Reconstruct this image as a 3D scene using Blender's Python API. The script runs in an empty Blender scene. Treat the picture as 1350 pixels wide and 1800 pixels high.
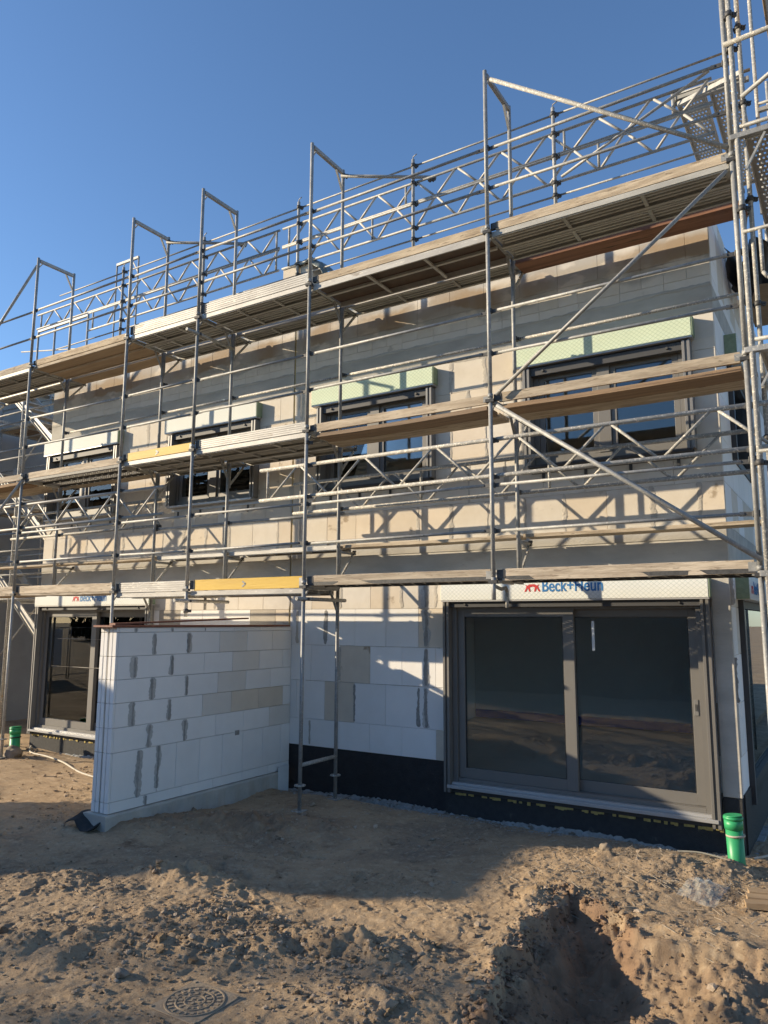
import bpy, math, random
import numpy as np
from mathutils import Vector, Matrix
random.seed(7); rng = np.random.default_rng(7)
S = bpy.context.scene; COL = S.collection
R = math.radians

# ------------------------------------------------------------------ camera, sky, sun, exposure
cd = bpy.data.cameras.new('camera'); cam = bpy.data.objects.new('camera', cd); COL.objects.link(cam)
cd.sensor_fit = 'HORIZONTAL'; cd.sensor_width = 36; cd.lens = 36*1311.7/1350
cd.clip_start = .05; cd.clip_end = 3000
cr = Vector((.84682763, .53185306, .00391016)); cu = Vector((.07382563, -.12482096, .98942888)); cf = Vector((-.52671885, .83758704, .14496622))
cam.matrix_world = Matrix(((cr.x, cu.x, -cf.x, .698475), (cr.y, cu.y, -cf.y, -7.40487), (cr.z, cu.z, -cf.z, -.472584), (0, 0, 0, 1)))
S.camera = cam
SUN = Vector((-2, -1, .72)).normalized()
el = math.asin(SUN.z); az = math.atan2(SUN.x, SUN.y)
w = bpy.data.worlds.new('World'); S.world = w; w.use_nodes = True
wn = w.node_tree.nodes; wl = w.node_tree.links
sky = wn.new('ShaderNodeTexSky'); sky.sky_type = 'NISHITA'; sky.sun_disc = False
sky.sun_elevation = el; sky.sun_rotation = az; sky.altitude = 200; sky.air_density = 1.0; sky.dust_density = 0.25; sky.ozone_density = 4.5
wl.new(sky.outputs[0], wn['Background'].inputs[0]); wn['Background'].inputs[1].default_value = .108
sl = bpy.data.lights.new('sun', 'SUN'); so = bpy.data.objects.new('sun', sl); COL.objects.link(so)
sl.energy = 4.1; sl.angle = R(.53); sl.color = (1, .83, .59)
so.rotation_euler = SUN.to_track_quat('Z', 'Y').to_euler(); so.location = (-40, -20, 14)
S.view_settings.view_transform = 'Standard'; S.view_settings.look = 'None'; S.view_settings.gamma = 1
S.view_settings.exposure = 0.95; S.view_settings.use_curve_mapping = False

# ------------------------------------------------------------------ materials
def mat(name, c1, c2=None, sc=6, rough=.8, metal=0, bump=0, bsc=40, rnd=0, stretch=(1, 1, 1), speck=None, speck2=None, detail=6, island=False, contrast=.25, spec=.5, hue=0):
    m = bpy.data.materials.new(name); m.use_nodes = True
    n = m.node_tree.nodes; l = m.node_tree.links; b = n['Principled BSDF']
    b.inputs['Roughness'].default_value = rough; b.inputs['Metallic'].default_value = metal
    b.inputs['Specular IOR Level'].default_value = spec
    tc = n.new('ShaderNodeTexCoord'); oi = n.new('ShaderNodeObjectInfo')
    mul = n.new('ShaderNodeVectorMath'); mul.operation = 'SCALE'; cmb = n.new('ShaderNodeCombineXYZ')
    for i in range(3): l.new(oi.outputs['Random'], cmb.inputs[i])
    l.new(cmb.outputs[0], mul.inputs[0]); mul.inputs['Scale'].default_value = 37
    add = n.new('ShaderNodeVectorMath'); l.new(tc.outputs['Object'], add.inputs[0]); l.new(mul.outputs[0], add.inputs[1])
    mp = n.new('ShaderNodeVectorMath'); mp.operation = 'MULTIPLY'; mp.inputs[1].default_value = stretch; l.new(add.outputs[0], mp.inputs[0])
    vec = mp.outputs[0]
    def noise(scale, d=6, r=.6):
        t = n.new('ShaderNodeTexNoise'); t.inputs['Scale'].default_value = scale; t.inputs['Detail'].default_value = d
        t.inputs['Roughness'].default_value = r; l.new(vec, t.inputs['Vector']); return t.outputs['Fac']
    def ramp(src, a, bb):
        r = n.new('ShaderNodeMapRange'); r.inputs[1].default_value = a; r.inputs[2].default_value = bb; r.interpolation_type = 'SMOOTHSTEP'
        l.new(src, r.inputs[0]); return r.outputs[0]
    def mix(fac, a, bcol):
        x = n.new('ShaderNodeMix'); x.data_type = 'RGBA'
        if isinstance(fac, float): x.inputs[0].default_value = fac
        else: l.new(fac, x.inputs[0])
        for s, i in ((a, 6), (bcol, 7)):
            if isinstance(s, tuple): x.inputs[i].default_value = (*s, 1)
            else: l.new(s, x.inputs[i])
        return x.outputs[2]
    col = c1
    if c2: col = mix(ramp(noise(sc, detail), .5-contrast, .5+contrast), c1, c2)
    if speck: col = mix(ramp(noise(speck[1], 3), speck[2], speck[2]+.05), col, speck[0])
    if speck2: col = mix(ramp(noise(speck2[1], 4), speck2[2], speck2[2]+.08), col, speck2[0])
    if rnd or hue:
        hs = n.new('ShaderNodeHueSaturation')
        src = oi.outputs['Random']
        if island: src = n.new('ShaderNodeNewGeometry').outputs['Random Per Island']
        mr = n.new('ShaderNodeMapRange'); mr.inputs[3].default_value = 1-rnd; mr.inputs[4].default_value = 1+rnd; l.new(src, mr.inputs[0])
        l.new(mr.outputs[0], hs.inputs['Value'])
        if hue:
            m2 = n.new('ShaderNodeMapRange'); m2.inputs[3].default_value = 1-hue; m2.inputs[4].default_value = 1+hue
            fr = n.new('ShaderNodeMath'); fr.operation = 'FRACT'; f7 = n.new('ShaderNodeMath'); f7.operation = 'MULTIPLY'; f7.inputs[1].default_value = 7.31
            l.new(src, f7.inputs[0]); l.new(f7.outputs[0], fr.inputs[0]); l.new(fr.outputs[0], m2.inputs[0]); l.new(m2.outputs[0], hs.inputs['Saturation'])
        if isinstance(col, tuple): hs.inputs['Color'].default_value = (*col, 1)
        else: l.new(col, hs.inputs['Color'])
        col = hs.outputs[0]
    if isinstance(col, tuple): b.inputs['Base Color'].default_value = (*col, 1)
    else: l.new(col, b.inputs['Base Color'])
    if bump:
        bp = n.new('ShaderNodeBump'); bp.inputs['Strength'].default_value = bump; bp.inputs['Distance'].default_value = .01
        l.new(noise(bsc, 5, .65), bp.inputs['Height']); l.new(bp.outputs[0], b.inputs['Normal'])
    return m
steel = mat('galvanised_steel', (.345, .345, .335), (.235, .238, .232), 14, .58, .22, .25, 60, .14, speck=((.56, .53, .46), 55, .62), speck2=((.13, .12, .105), 23, .65))
steel_old = mat('weathered_steel', (.39, .38, .35), (.26, .255, .235), 18, .66, .12, .5, 70, .1, speck=((.66, .61, .52), 48, .57), speck2=((.36, .24, .09), 5, .68))
dark_steel = mat('dark_steel', (.09, .088, .085), (.05, .05, .05), 30, .6, .25, .2, 60, .2)
alu = mat('aluminium', (.46, .445, .41), (.33, .315, .29), 8, .55, .15, .15, 50, .08, stretch=(.3, 1, 1), speck=((.56, .53, .47), 30, .62), speck2=((.27, .24, .2), 10, .62))
deck_steel = mat('deck_steel', (.47, .455, .41), (.35, .34, .305), 6, .6, .15, .2, 50, .1, stretch=(.3, 1, 1), speck=((.55, .51, .44), 40, .64))
wood = mat('weathered_plank', (.54, .45, .33), (.36, .285, .20), 11, .9, 0, .8, 34, .13, stretch=(.22, 2, 2), speck=((.26, .20, .14), 16, .60), speck2=((.12, .09, .06), 26, .645), hue=.14, detail=9, contrast=.16)
wood2 = mat('brown_plank', (.34, .23, .135), (.18, .115, .065), 12, .85, 0, .7, 30, .14, stretch=(.07, 2.2, 2.2), speck2=((.08, .05, .03), 12, .63), hue=.12, detail=9)
wood_y = mat('plank_along_depth', (.40, .31, .20), (.24, .18, .12), 5, .85, 0, .5, 30, .12, stretch=(3, .12, 3))
ply_dark = mat('dark_plywood', (.10, .062, .04), (.065, .04, .027), 8, .6, 0, .1, 30, .1)
ply_light = mat('pale_plywood', (.42, .30, .18), (.30, .21, .125), 6, .75, 0, .3, 30, .08, stretch=(.15, 2, 2))
yellow = mat('yellow_painted_wood', (.62, .40, .045), (.52, .32, .03), 6, .6, 0, .3, 40, .04, stretch=(.2, 2, 2), speck2=((.34, .25, .1), 9, .66))
redbrown = mat('redbrown_board', (.24, .085, .045), (.15, .05, .028), 6, .6, 0, .3, 40, .1, stretch=(.15, 3, 3))
red_plank = mat('worn_formwork_plank', (.30, .15, .09), (.16, .075, .045), 4, .75, 0, .5, 30, .05, stretch=(.2, 3, 3), speck2=((.07, .04, .025), 6, .6))
aac = mat('aerated_concrete', (.66, .61, .53), (.60, .55, .47), 5, .95, 0, .25, 120, .04, speck2=((.46, .42, .36), 3.3, .66), hue=.1)
aac_white = mat('aerated_concrete_white', (.79, .775, .745), (.75, .735, .705), 4, .95, 0, .2, 120, .035)
aac_tan = mat('aerated_concrete_tan', (.66, .58, .47), (.60, .525, .425), 4, .95, 0, .25, 120, .05, speck2=((.36, .29, .21), 3.1, .62))
aac_damp = mat('aerated_concrete_damp', (.44, .40, .34), (.38, .345, .29), 5, .9, 0, .25, 120, .05)
aac_cream = mat('aerated_concrete_cream', (.70, .66, .595), (.66, .62, .56), 4, .95, 0, .2, 120, .035)
aac_wet = mat('aerated_concrete_wet', (.33, .235, .155), (.25, .17, .105), 3.5, .85, 0, .2, 120, .06, speck2=((.40, .36, .30), 5, .6))
concrete = mat('concrete', (.50, .475, .42), (.37, .35, .31), 4, .9, 0, .5, 45, .05, stretch=(.4, 1, 1), speck2=((.42, .39, .34), 7, .63))
mortar = mat('mortar', (.34, .33, .31), (.25, .242, .225), 22, .95, 0, .8, 60, .12)
mortar_mid = mat('mortar_mid', (.52, .505, .475), (.42, .41, .385), 40, .95, 0, .8, 70, .08)
mortar_pale = mat('mortar_pale', (.50, .46, .40), (.40, .37, .32), 22, .95, 0, .6, 60, .1)
box_mint_m = mat('mint_insulation_core', (.27, .34, .23), (.21, .27, .18), 20, .9, 0, .6, 60)
frame_m = mat('quartz_grey_frame', (.165, .157, .145), (.15, .143, .132), 3, .5, 0, 0, 1)
frame_d = mat('anthracite_frame', (.055, .056, .06), (.048, .049, .052), 3, .6, 0, 0, 1)
rail_m = mat('guide_rail_grey', (.24, .235, .225), (.19, .185, .178), 4, .45, .2, 0, 1, stretch=(2, 2, .3))
sill_m = mat('mill_aluminium_sill', (.46, .46, .46), (.40, .40, .40), 4, .4, .3, 0, 1, stretch=(.2, 2, 2))
bitumen = mat('bitumen_coating', (.012, .012, .014), (.022, .022, .024), 9, .62, 0, .8, 35, speck2=((.05, .046, .04), 14, .66))
bitumen2 = mat('bitumen_felt', (.026, .027, .028), (.04, .04, .04), 18, .8, 0, .8, 90, speck2=((.085, .078, .066), 9, .66))
found_m = mat('foundation_edge', (.36, .37, .36), (.24, .235, .22), 10, .9, 0, .6, 40, speck2=((.16, .13, .1), 9, .56))
foam = mat('yellow_foam', (.58, .46, .17), (.42, .32, .10), 30, .9, 0, .8, 60)
plaster = mat('interior_plaster', (.80, .80, .79), (.76, .76, .75), 3, .9)
blue_strip = mat('blue_edge_strip', (.04, .09, .42), (.035, .08, .36), 4, .6)
screed = mat('interior_floor', (.52, .51, .48), (.46, .45, .43), 3, .8)
green = mat('green_pipe', (.035, .34, .13), (.03, .28, .11), 4, .42, 0, .05, 60, .05, speck2=((.25, .2, .13), 8, .68))
rubber = mat('black_rubber', (.015, .015, .015), (.02, .02, .02), 8, .6)
black_sheet = mat('black_sheeting', (.012, .012, .014), (.02, .02, .022), 8, .45)
grey_sheet = mat('grey_green_tarpaulin', (.17, .20, .19), (.10, .125, .12), 6, .4, 0, .5, 14)
stone_m = mat('field_stone', (.28, .235, .18), (.19, .155, .12), 9, .9, 0, .6, 40, .15)
iron = mat('cast_iron_dusty', (.34, .265, .18), (.23, .18, .125), 14, .85, 0, .6, 60)
hose_m = mat('pale_conduit', (.46, .42, .34), (.36, .32, .25), 20, .6)
print_blue = mat('blue_print', (.02, .16, .40), (.025, .18, .44), 30, .7)
print_red = mat('red_print', (.55, .03, .03), (.48, .025, .025), 30, .7)
tape_m = mat('white_tape', (.72, .74, .74), (.66, .68, .68), 9, .5)
grey_wall = mat('weathered_render', (.36, .35, .335), (.29, .28, .265), 1.5, .95, 0, .3, 40)
cont_m = mat('container_paint', (.50, .50, .49), (.42, .42, .41), 2, .5, .1)
bark = mat('bark', (.07, .055, .042), (.045, .036, .028), 12, .9, 0, .5, 40)
leaf = mat('dull_foliage', (.040, .052, .022), (.055, .055, .028), 3, .8)

def head_mat():                                      # blocks under the wall head: rain-soaked band with a ragged lower edge
    m = aac.copy(); m.name = 'aerated_concrete_head'; n = m.node_tree.nodes; l = m.node_tree.links; b = n['Principled BSDF']
    src = b.inputs['Base Color'].links[0].from_socket; g = n.new('ShaderNodeNewGeometry'); sp = n.new('ShaderNodeSeparateXYZ'); l.new(g.outputs['Position'], sp.inputs[0])
    def noise(sc, st):
        mm = n.new('ShaderNodeVectorMath'); mm.operation = 'MULTIPLY'; mm.inputs[1].default_value = st; l.new(g.outputs['Position'], mm.inputs[0])
        t = n.new('ShaderNodeTexNoise'); t.inputs['Scale'].default_value = sc; t.inputs['Detail'].default_value = 5; l.new(mm.outputs[0], t.inputs['Vector']); return t.outputs['Fac']
    def M(op, a, bb):
        x = n.new('ShaderNodeMath'); x.operation = op
        for i, s in enumerate((a, bb)):
            if isinstance(s, (int, float)): x.inputs[i].default_value = s
            else: l.new(s, x.inputs[i])
        return x.outputs[0]
    def rp(s, a, bb):
        r = n.new('ShaderNodeMapRange'); r.inputs[1].default_value = a; r.inputs[2].default_value = bb; l.new(s, r.inputs[0]); return r.outputs[0]
    def mix(f, a, c):
        x = n.new('ShaderNodeMix'); x.data_type = 'RGBA'; l.new(f, x.inputs[0]); l.new(a, x.inputs[6]); x.inputs[7].default_value = (*c, 1); return x.outputs[2]
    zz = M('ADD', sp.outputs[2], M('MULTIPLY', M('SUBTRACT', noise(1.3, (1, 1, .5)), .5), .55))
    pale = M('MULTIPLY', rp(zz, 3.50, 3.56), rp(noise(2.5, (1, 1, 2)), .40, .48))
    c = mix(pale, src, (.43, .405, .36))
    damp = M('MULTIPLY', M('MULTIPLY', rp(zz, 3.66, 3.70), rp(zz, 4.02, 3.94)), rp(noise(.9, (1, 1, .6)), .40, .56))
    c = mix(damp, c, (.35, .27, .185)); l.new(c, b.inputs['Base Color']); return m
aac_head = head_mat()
def box_mat(name, base, line):                       # embossed diamond grid of the shutter-box boards
    m = bpy.data.materials.new(name); m.use_nodes = True; n = m.node_tree.nodes; l = m.node_tree.links; b = n['Principled BSDF']
    b.inputs['Roughness'].default_value = .75
    tc = n.new('ShaderNodeTexCoord'); sp = n.new('ShaderNodeSeparateXYZ'); l.new(tc.outputs['Object'], sp.inputs[0])
    def M(op, a, bb=None):
        x = n.new('ShaderNodeMath'); x.operation = op
        for i, s in enumerate((a, bb)):
            if s is None: continue
            if isinstance(s, (int, float)): x.inputs[i].default_value = s
            else: l.new(s, x.inputs[i])
        return x.outputs[0]
    hx = M('ADD', sp.outputs[0], sp.outputs[1])
    res = None
    for sg in (1, -1):
        t = M('ADD', M('MULTIPLY', hx, 17.0), M('MULTIPLY', sp.outputs[2], 20.0*sg))
        d = M('ABSOLUTE', M('SUBTRACT', M('FRACT', M('ADD', t, 100)), .5))
        res = d if res is None else M('MINIMUM', res, d)
    fac = n.new('ShaderNodeMapRange'); fac.inputs[1].default_value = .035; fac.inputs[2].default_value = .075; l.new(res, fac.inputs[0])
    no = n.new('ShaderNodeTexNoise'); no.inputs['Scale'].default_value = 4; no.inputs['Detail'].default_value = 5; l.new(tc.outputs['Object'], no.inputs['Vector'])
    mx0 = n.new('ShaderNodeMix'); mx0.data_type = 'RGBA'; mx0.inputs[6].default_value = (*base, 1); mx0.inputs[7].default_value = (*[c*.88 for c in base], 1); l.new(no.outputs[0], mx0.inputs[0])
    mx = n.new('ShaderNodeMix'); mx.data_type = 'RGBA'; l.new(fac.outputs[0], mx.inputs[0]); mx.inputs[6].default_value = (*line, 1); l.new(mx0.outputs[2], mx.inputs[7])
    l.new(mx.outputs[2], b.inputs['Base Color'])
    bp = n.new('ShaderNodeBump'); bp.inputs['Strength'].default_value = .5; bp.inputs['Distance'].default_value = .004; l.new(fac.outputs[0], bp.inputs['Height']); l.new(bp.outputs[0], b.inputs['Normal'])
    return m
box_mint = box_mat('mint_shutter_box', (.66, .76, .58), (.42, .53, .38))
box_white = box_mat('white_shutter_box', (.79, .81, .77), (.54, .59, .55))
def glass_mat():
    m = bpy.data.materials.new('window_glass'); m.use_nodes = True; n = m.node_tree.nodes; l = m.node_tree.links
    n.remove(n['Principled BSDF']); tr = n.new('ShaderNodeBsdfTransparent'); tr.inputs[0].default_value = (.93, .935, .93, 1)
    gl = n.new('ShaderNodeBsdfGlossy'); gl.inputs['Roughness'].default_value = .004; gl.inputs[0].default_value = (.92, .97, 1, 1)
    fr = n.new('ShaderNodeFresnel'); fr.inputs[0].default_value = 1.7
    mx = n.new('ShaderNodeMixShader'); l.new(fr.outputs[0], mx.inputs[0]); l.new(tr.outputs[0], mx.inputs[1]); l.new(gl.outputs[0], mx.inputs[2])
    l.new(mx.outputs[0], n['Material Output'].inputs[0]); return m
glass = glass_mat()
def bag_mat():
    m = bpy.data.materials.new('clear_plastic_film'); m.use_nodes = True; n = m.node_tree.nodes; l = m.node_tree.links
    b = n['Principled BSDF']; b.inputs['Base Color'].default_value = (.75, .76, .72, 1); b.inputs['Roughness'].default_value = .22
    tr = n.new('ShaderNodeBsdfTransparent'); mx = n.new('ShaderNodeMixShader'); mx.inputs[0].default_value = .2
    l.new(tr.outputs[0], mx.inputs[1]); l.new(b.outputs[0], mx.inputs[2]); l.new(mx.outputs[0], n['Material Output'].inputs[0]); return m
bagm = bag_mat()

# ------------------------------------------------------------------ builders
W = {}
class MB:
    def __init__(s): s.v = []; s.f = []; s.s = []
    def add(s, vs, fs, smooth=False):
        o = len(s.v); s.v += [tuple(x) for x in vs]; s.f += [tuple(i+o for i in f) for f in fs]; s.s += [smooth]*len(fs) if isinstance(smooth, bool) else list(smooth); return s
    def box(s, a, b, c=0):
        x0, y0, z0 = [min(p, q) for p, q in zip(a, b)]; x1, y1, z1 = [max(p, q) for p, q in zip(a, b)]
        if not c:
            return s.add([(x0,y0,z0),(x1,y0,z0),(x1,y1,z0),(x0,y1,z0),(x0,y0,z1),(x1,y0,z1),(x1,y1,z1),(x0,y1,z1)],
                         [(0,3,2,1),(4,5,6,7),(0,1,5,4),(1,2,6,5),(2,3,7,6),(3,0,4,7)])
        c = min(c, .45*min(x1-x0, y1-y0, z1-z0)); vs = []; idx = {}
        for i in (0, 1):
            for j in (0, 1):
                for k in (0, 1):
                    X, Y, Z = (x0, x1)[i], (y0, y1)[j], (z0, z1)[k]; dx, dy, dz = (c, -c)[i], (c, -c)[j], (c, -c)[k]
                    for ax, p in enumerate(((X, Y+dy, Z+dz), (X+dx, Y, Z+dz), (X+dx, Y+dy, Z))):
                        idx[i, j, k, ax] = len(vs); vs.append(p)
        fs = []
        for ax in range(3):
            for e in (0, 1):
                def key(a, b):
                    t = [0, 0, 0]; t[ax] = e; t[(ax+1) % 3] = a; t[(ax+2) % 3] = b; return idx[(*t, ax)]
                q = [key(0, 0), key(1, 0), key(1, 1), key(0, 1)]; fs.append(tuple(q if e else q[::-1]))
        for ax in range(3):
            a1, a2 = (ax+1) % 3, (ax+2) % 3
            for e1 in (0, 1):
                for e2 in (0, 1):
                    def k2(t, which):
                        q = [0, 0, 0]; q[ax] = t; q[a1] = e1; q[a2] = e2; return idx[(*q, which)]
                    q = [k2(0, a1), k2(1, a1), k2(1, a2), k2(0, a2)]
                    fs.append(tuple(q if (e1 == e2) else q[::-1]))
        for i in (0, 1):
            for j in (0, 1):
                for k in (0, 1):
                    q = [idx[i, j, k, 0], idx[i, j, k, 1], idx[i, j, k, 2]]
                    fs.append(tuple(q if (i+j+k) % 2 else q[::-1]))
        return s.add(vs, fs)
    def tube(s, p, q, r, n=10, r2=None, cap=True):
        p = Vector(p); q = Vector(q); d = (q-p).normalized(); r2 = r if r2 is None else r2
        a = d.orthogonal().normalized(); b = d.cross(a); vs = []; fs = []; sm = []
        for c, rr in ((p, r), (q, r2)):
            for i in range(n):
                t = 2*math.pi*i/n; vs.append(c+a*math.cos(t)*rr+b*math.sin(t)*rr)
        for i in range(n): fs.append((i, (i+1) % n, n+(i+1) % n, n+i)); sm.append(True)
        if cap: fs += [tuple(range(n))[::-1], tuple(range(n, 2*n))]; sm += [False, False]
        return s.add(vs, fs, sm)
    def path(s, pts, r, n=8):
        for a, b in zip(pts[:-1], pts[1:]): s.tube(a, b, r, n)
        return s
    def sweep(s, pts, r, n=8):
        pts = [Vector(p) for p in pts]; vs = []; fs = []
        for i, p in enumerate(pts):
            d = (pts[min(i+1, len(pts)-1)]-pts[max(i-1, 0)]).normalized(); a = d.cross(Vector((0, 0, 1))).normalized(); b = a.cross(d)
            for k in range(n): t = 2*math.pi*k/n; vs.append(p+a*math.cos(t)*r+b*math.sin(t)*r)
        for i in range(len(pts)-1):
            for k in range(n): fs.append((i*n+k, i*n+(k+1) % n, (i+1)*n+(k+1) % n, (i+1)*n+k))
        return s.add(vs, fs, True)
    def bar(s, p, q, w, h, up=(0, 0, 1)):            # rectangular bar p..q, w sideways, h along up
        p = Vector(p); q = Vector(q); d = (q-p).normalized(); side = d.cross(Vector(up)).normalized(); u = side.cross(d).normalized(); vs = []
        for c in (p, q):
            for a, b in ((-1, -1), (1, -1), (1, 1), (-1, 1)): vs.append(c+side*a*w/2+u*b*h/2)
        return s.add(vs, [(0,1,2,3)[::-1], (4,5,6,7), (0,1,5,4), (1,2,6,5), (2,3,7,6), (3,0,4,7)])
    def build(s, name, m, parent=None, label=None, kind=None):
        v = np.array(s.v, float); c = (v.min(0)+v.max(0))/2
        me = bpy.data.meshes.new(name); me.from_pydata((v-c).tolist(), [], s.f); me.polygons.foreach_set('use_smooth', s.s)
        me.materials.append(m); me.update()
        return link(name, me, Vector(c), parent, label, kind)
def link(name, me, c, parent=None, label=None, kind=None):
    o = bpy.data.objects.new(name, me); COL.objects.link(o); W[o.name] = Vector(c)
    if parent is not None: o.parent = parent; o.location = Vector(c)-W[parent.name]
    else: o.location = c
    if label: o['label'] = label
    if kind: o['kind'] = kind
    return o
_cache = {}
def piece(name, a, b, m, parent, ch=.004, label=None):   # chamfered box sharing mesh data between equal sizes
    d = tuple(round(abs(q-p), 3) for p, q in zip(a, b)); k = (name, d, m.name, ch)
    if k not in _cache:
        t = MB().box([-x/2 for x in d], [x/2 for x in d], ch); me = bpy.data.meshes.new(name); me.from_pydata(t.v, [], t.f); me.materials.append(m); _cache[k] = me
    return link(name, _cache[k], Vector([(p+q)/2 for p, q in zip(a, b)]), parent, label)
def thing(name, label, cat, loc, group=None):
    o = bpy.data.objects.new(name, None); COL.objects.link(o); o.location = loc; W[o.name] = Vector(loc); o['label'] = label; o['category'] = cat; o.empty_display_size = .3
    if group: o['group'] = group
    return o
def tag(o, label, cat, group=None):
    o['label'] = label; o['category'] = cat
    if group: o['group'] = group
    return o
def subtract(r, holes):                                # rectangle minus rectangles -> rectangles
    out = [r]
    for (a, b, c, d) in holes:
        nx = []
        for (x0, x1, z0, z1) in out:
            if a >= x1 or b <= x0 or c >= z1 or d <= z0: nx.append((x0, x1, z0, z1)); continue
            if c > z0: nx.append((x0, x1, z0, c))
            if d < z1: nx.append((x0, x1, d, z1))
            zz0, zz1 = max(z0, c), min(z1, d)
            if a > x0: nx.append((x0, a, zz0, zz1))
            if b < x1: nx.append((b, x1, zz0, zz1))
        out = nx
    return [q for q in out if q[1]-q[0] > .025 and q[3]-q[2] > .025]

# ------------------------------------------------------------------ ground
def hash2(ix, iy, seed):
    h = (ix.astype(np.int64)*374761393 + iy.astype(np.int64)*668265263 + seed*974634777) & 0xffffffff
    h = ((h ^ (h >> 13))*1274126177) & 0xffffffff; h = h ^ (h >> 16)
    return (h & 0xffff)/65535.0
def vnoise(x, y, seed=0):
    a = np.cos(.6+seed)*x-np.sin(.6+seed)*y+seed*3.7; b = np.sin(.6+seed)*x+np.cos(.6+seed)*y+seed*9.1
    ix = np.floor(a); iy = np.floor(b); fx = a-ix; fy = b-iy; ux = fx*fx*fx*(fx*(fx*6-15)+10); uy = fy*fy*fy*(fy*(fy*6-15)+10)
    def g(dx, dy):
        t = hash2(ix+dx, iy+dy, seed)*2*np.pi; return np.cos(t)*(fx-dx)+np.sin(t)*(fy-dy)
    return ((g(0,0)*(1-ux)+g(1,0)*ux)*(1-uy)+(g(0,1)*(1-ux)+g(1,1)*ux)*uy)*1.5
def fbm(x, y, sc, octv=4, seed=0, ridged=False):
    t = 0; a = 1; 
    for o in range(octv):
        nn = vnoise(x/sc*2**o, y/sc*2**o, seed+o); t = t+a*((.5-abs(nn))*1.4 if ridged else nn); a *= .5
    return t
def worley(x, y, sc, seed):
    a = x/sc; b = y/sc; ix = np.floor(a); iy = np.floor(b); best = np.full(x.shape, 9.0)
    for dx in (-1, 0, 1):
        for dy in (-1, 0, 1):
            px = ix+dx+.1+.8*hash2(ix+dx, iy+dy, seed); py = iy+dy+.1+.8*hash2(ix+dx, iy+dy, seed+51); rr = .45+.75*hash2(ix+dx, iy+dy, seed+77)
            best = np.minimum(best, ((a-px)**2+(b-py)**2)/rr**2)
    return np.maximum(0, 1-best)**.5
def sst(a, b, x):
    t = np.clip((x-a)/(b-a), 0, 1); return t*t*(3-2*t)
HOLE = [(-1.55,-.95), (-1.52,-1.9), (-1.45,-2.6), (-1.32,-3.2), (-1.2,-5.5), (2.4,-5.5), (2.4,-1.35), (.6,-1.3), (.02,-1.36), (-.3,-1.55), (-.72,-1.45), (-1.15,-1.12)]
def hole_d(x, y):
    d = np.full(x.shape, 1e9); ins = np.zeros(x.shape, bool); n = len(HOLE)
    for i in range(n):
        (x0, y0), (x1, y1) = HOLE[i], HOLE[(i+1) % n]; ex, ey = x1-x0, y1-y0
        t = np.clip(((x-x0)*ex+(y-y0)*ey)/(ex*ex+ey*ey), 0, 1); d = np.minimum(d, np.hypot(x-x0-t*ex, y-y0-t*ey))
        c = ((y0 > y) != (y1 > y)) & (x < ex*(y-y0)/(ey if ey else 1e-9)+x0); ins ^= c
    return np.where(ins, d, -d)
MOUNDS = [(-4.45,-2.5,.38,.22,.17,.3), (-5.3,-.9,1.25,.36,.16,.52), (-2.35,-2.75,.55,.22,.13,.4), (-3.0,-3.2,.5,.16,.08,.5), (-3.5,-3.0,.9,.25,.07,.4),
          (-.75,.12,.45,.13,.11,.3), (-1.5,.05,.4,.14,.09,.3), (-.45,.35,.25,.12,.08,.4), (-1.15,-.55,.6,.25,.06,.2), (-1.9,-3.4,.5,.3,.08,.4), (-.6,-1.2,.5,.14,.07,-.3), (-1.72,-1.2,.12,.3,.09,0), (-1.62,-2.0,.1,.4,.07,0), (-4.2,-3.9,.9,.3,.09,.5), (-5.6,-3.3,.9,.3,.07,.4)]
_pr = np.random.default_rng(3); PRINTS = [(-4.6+.42*i+_pr.normal()*.06, -1.9-.22*i+(.09 if i % 2 else -.09), -.45+_pr.normal()*.2) for i in range(7)]+[(_pr.uniform(-6, -1.8), _pr.uniform(-4.2, -.3), _pr.uniform(-3, 3)) for i in range(22)]
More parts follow.
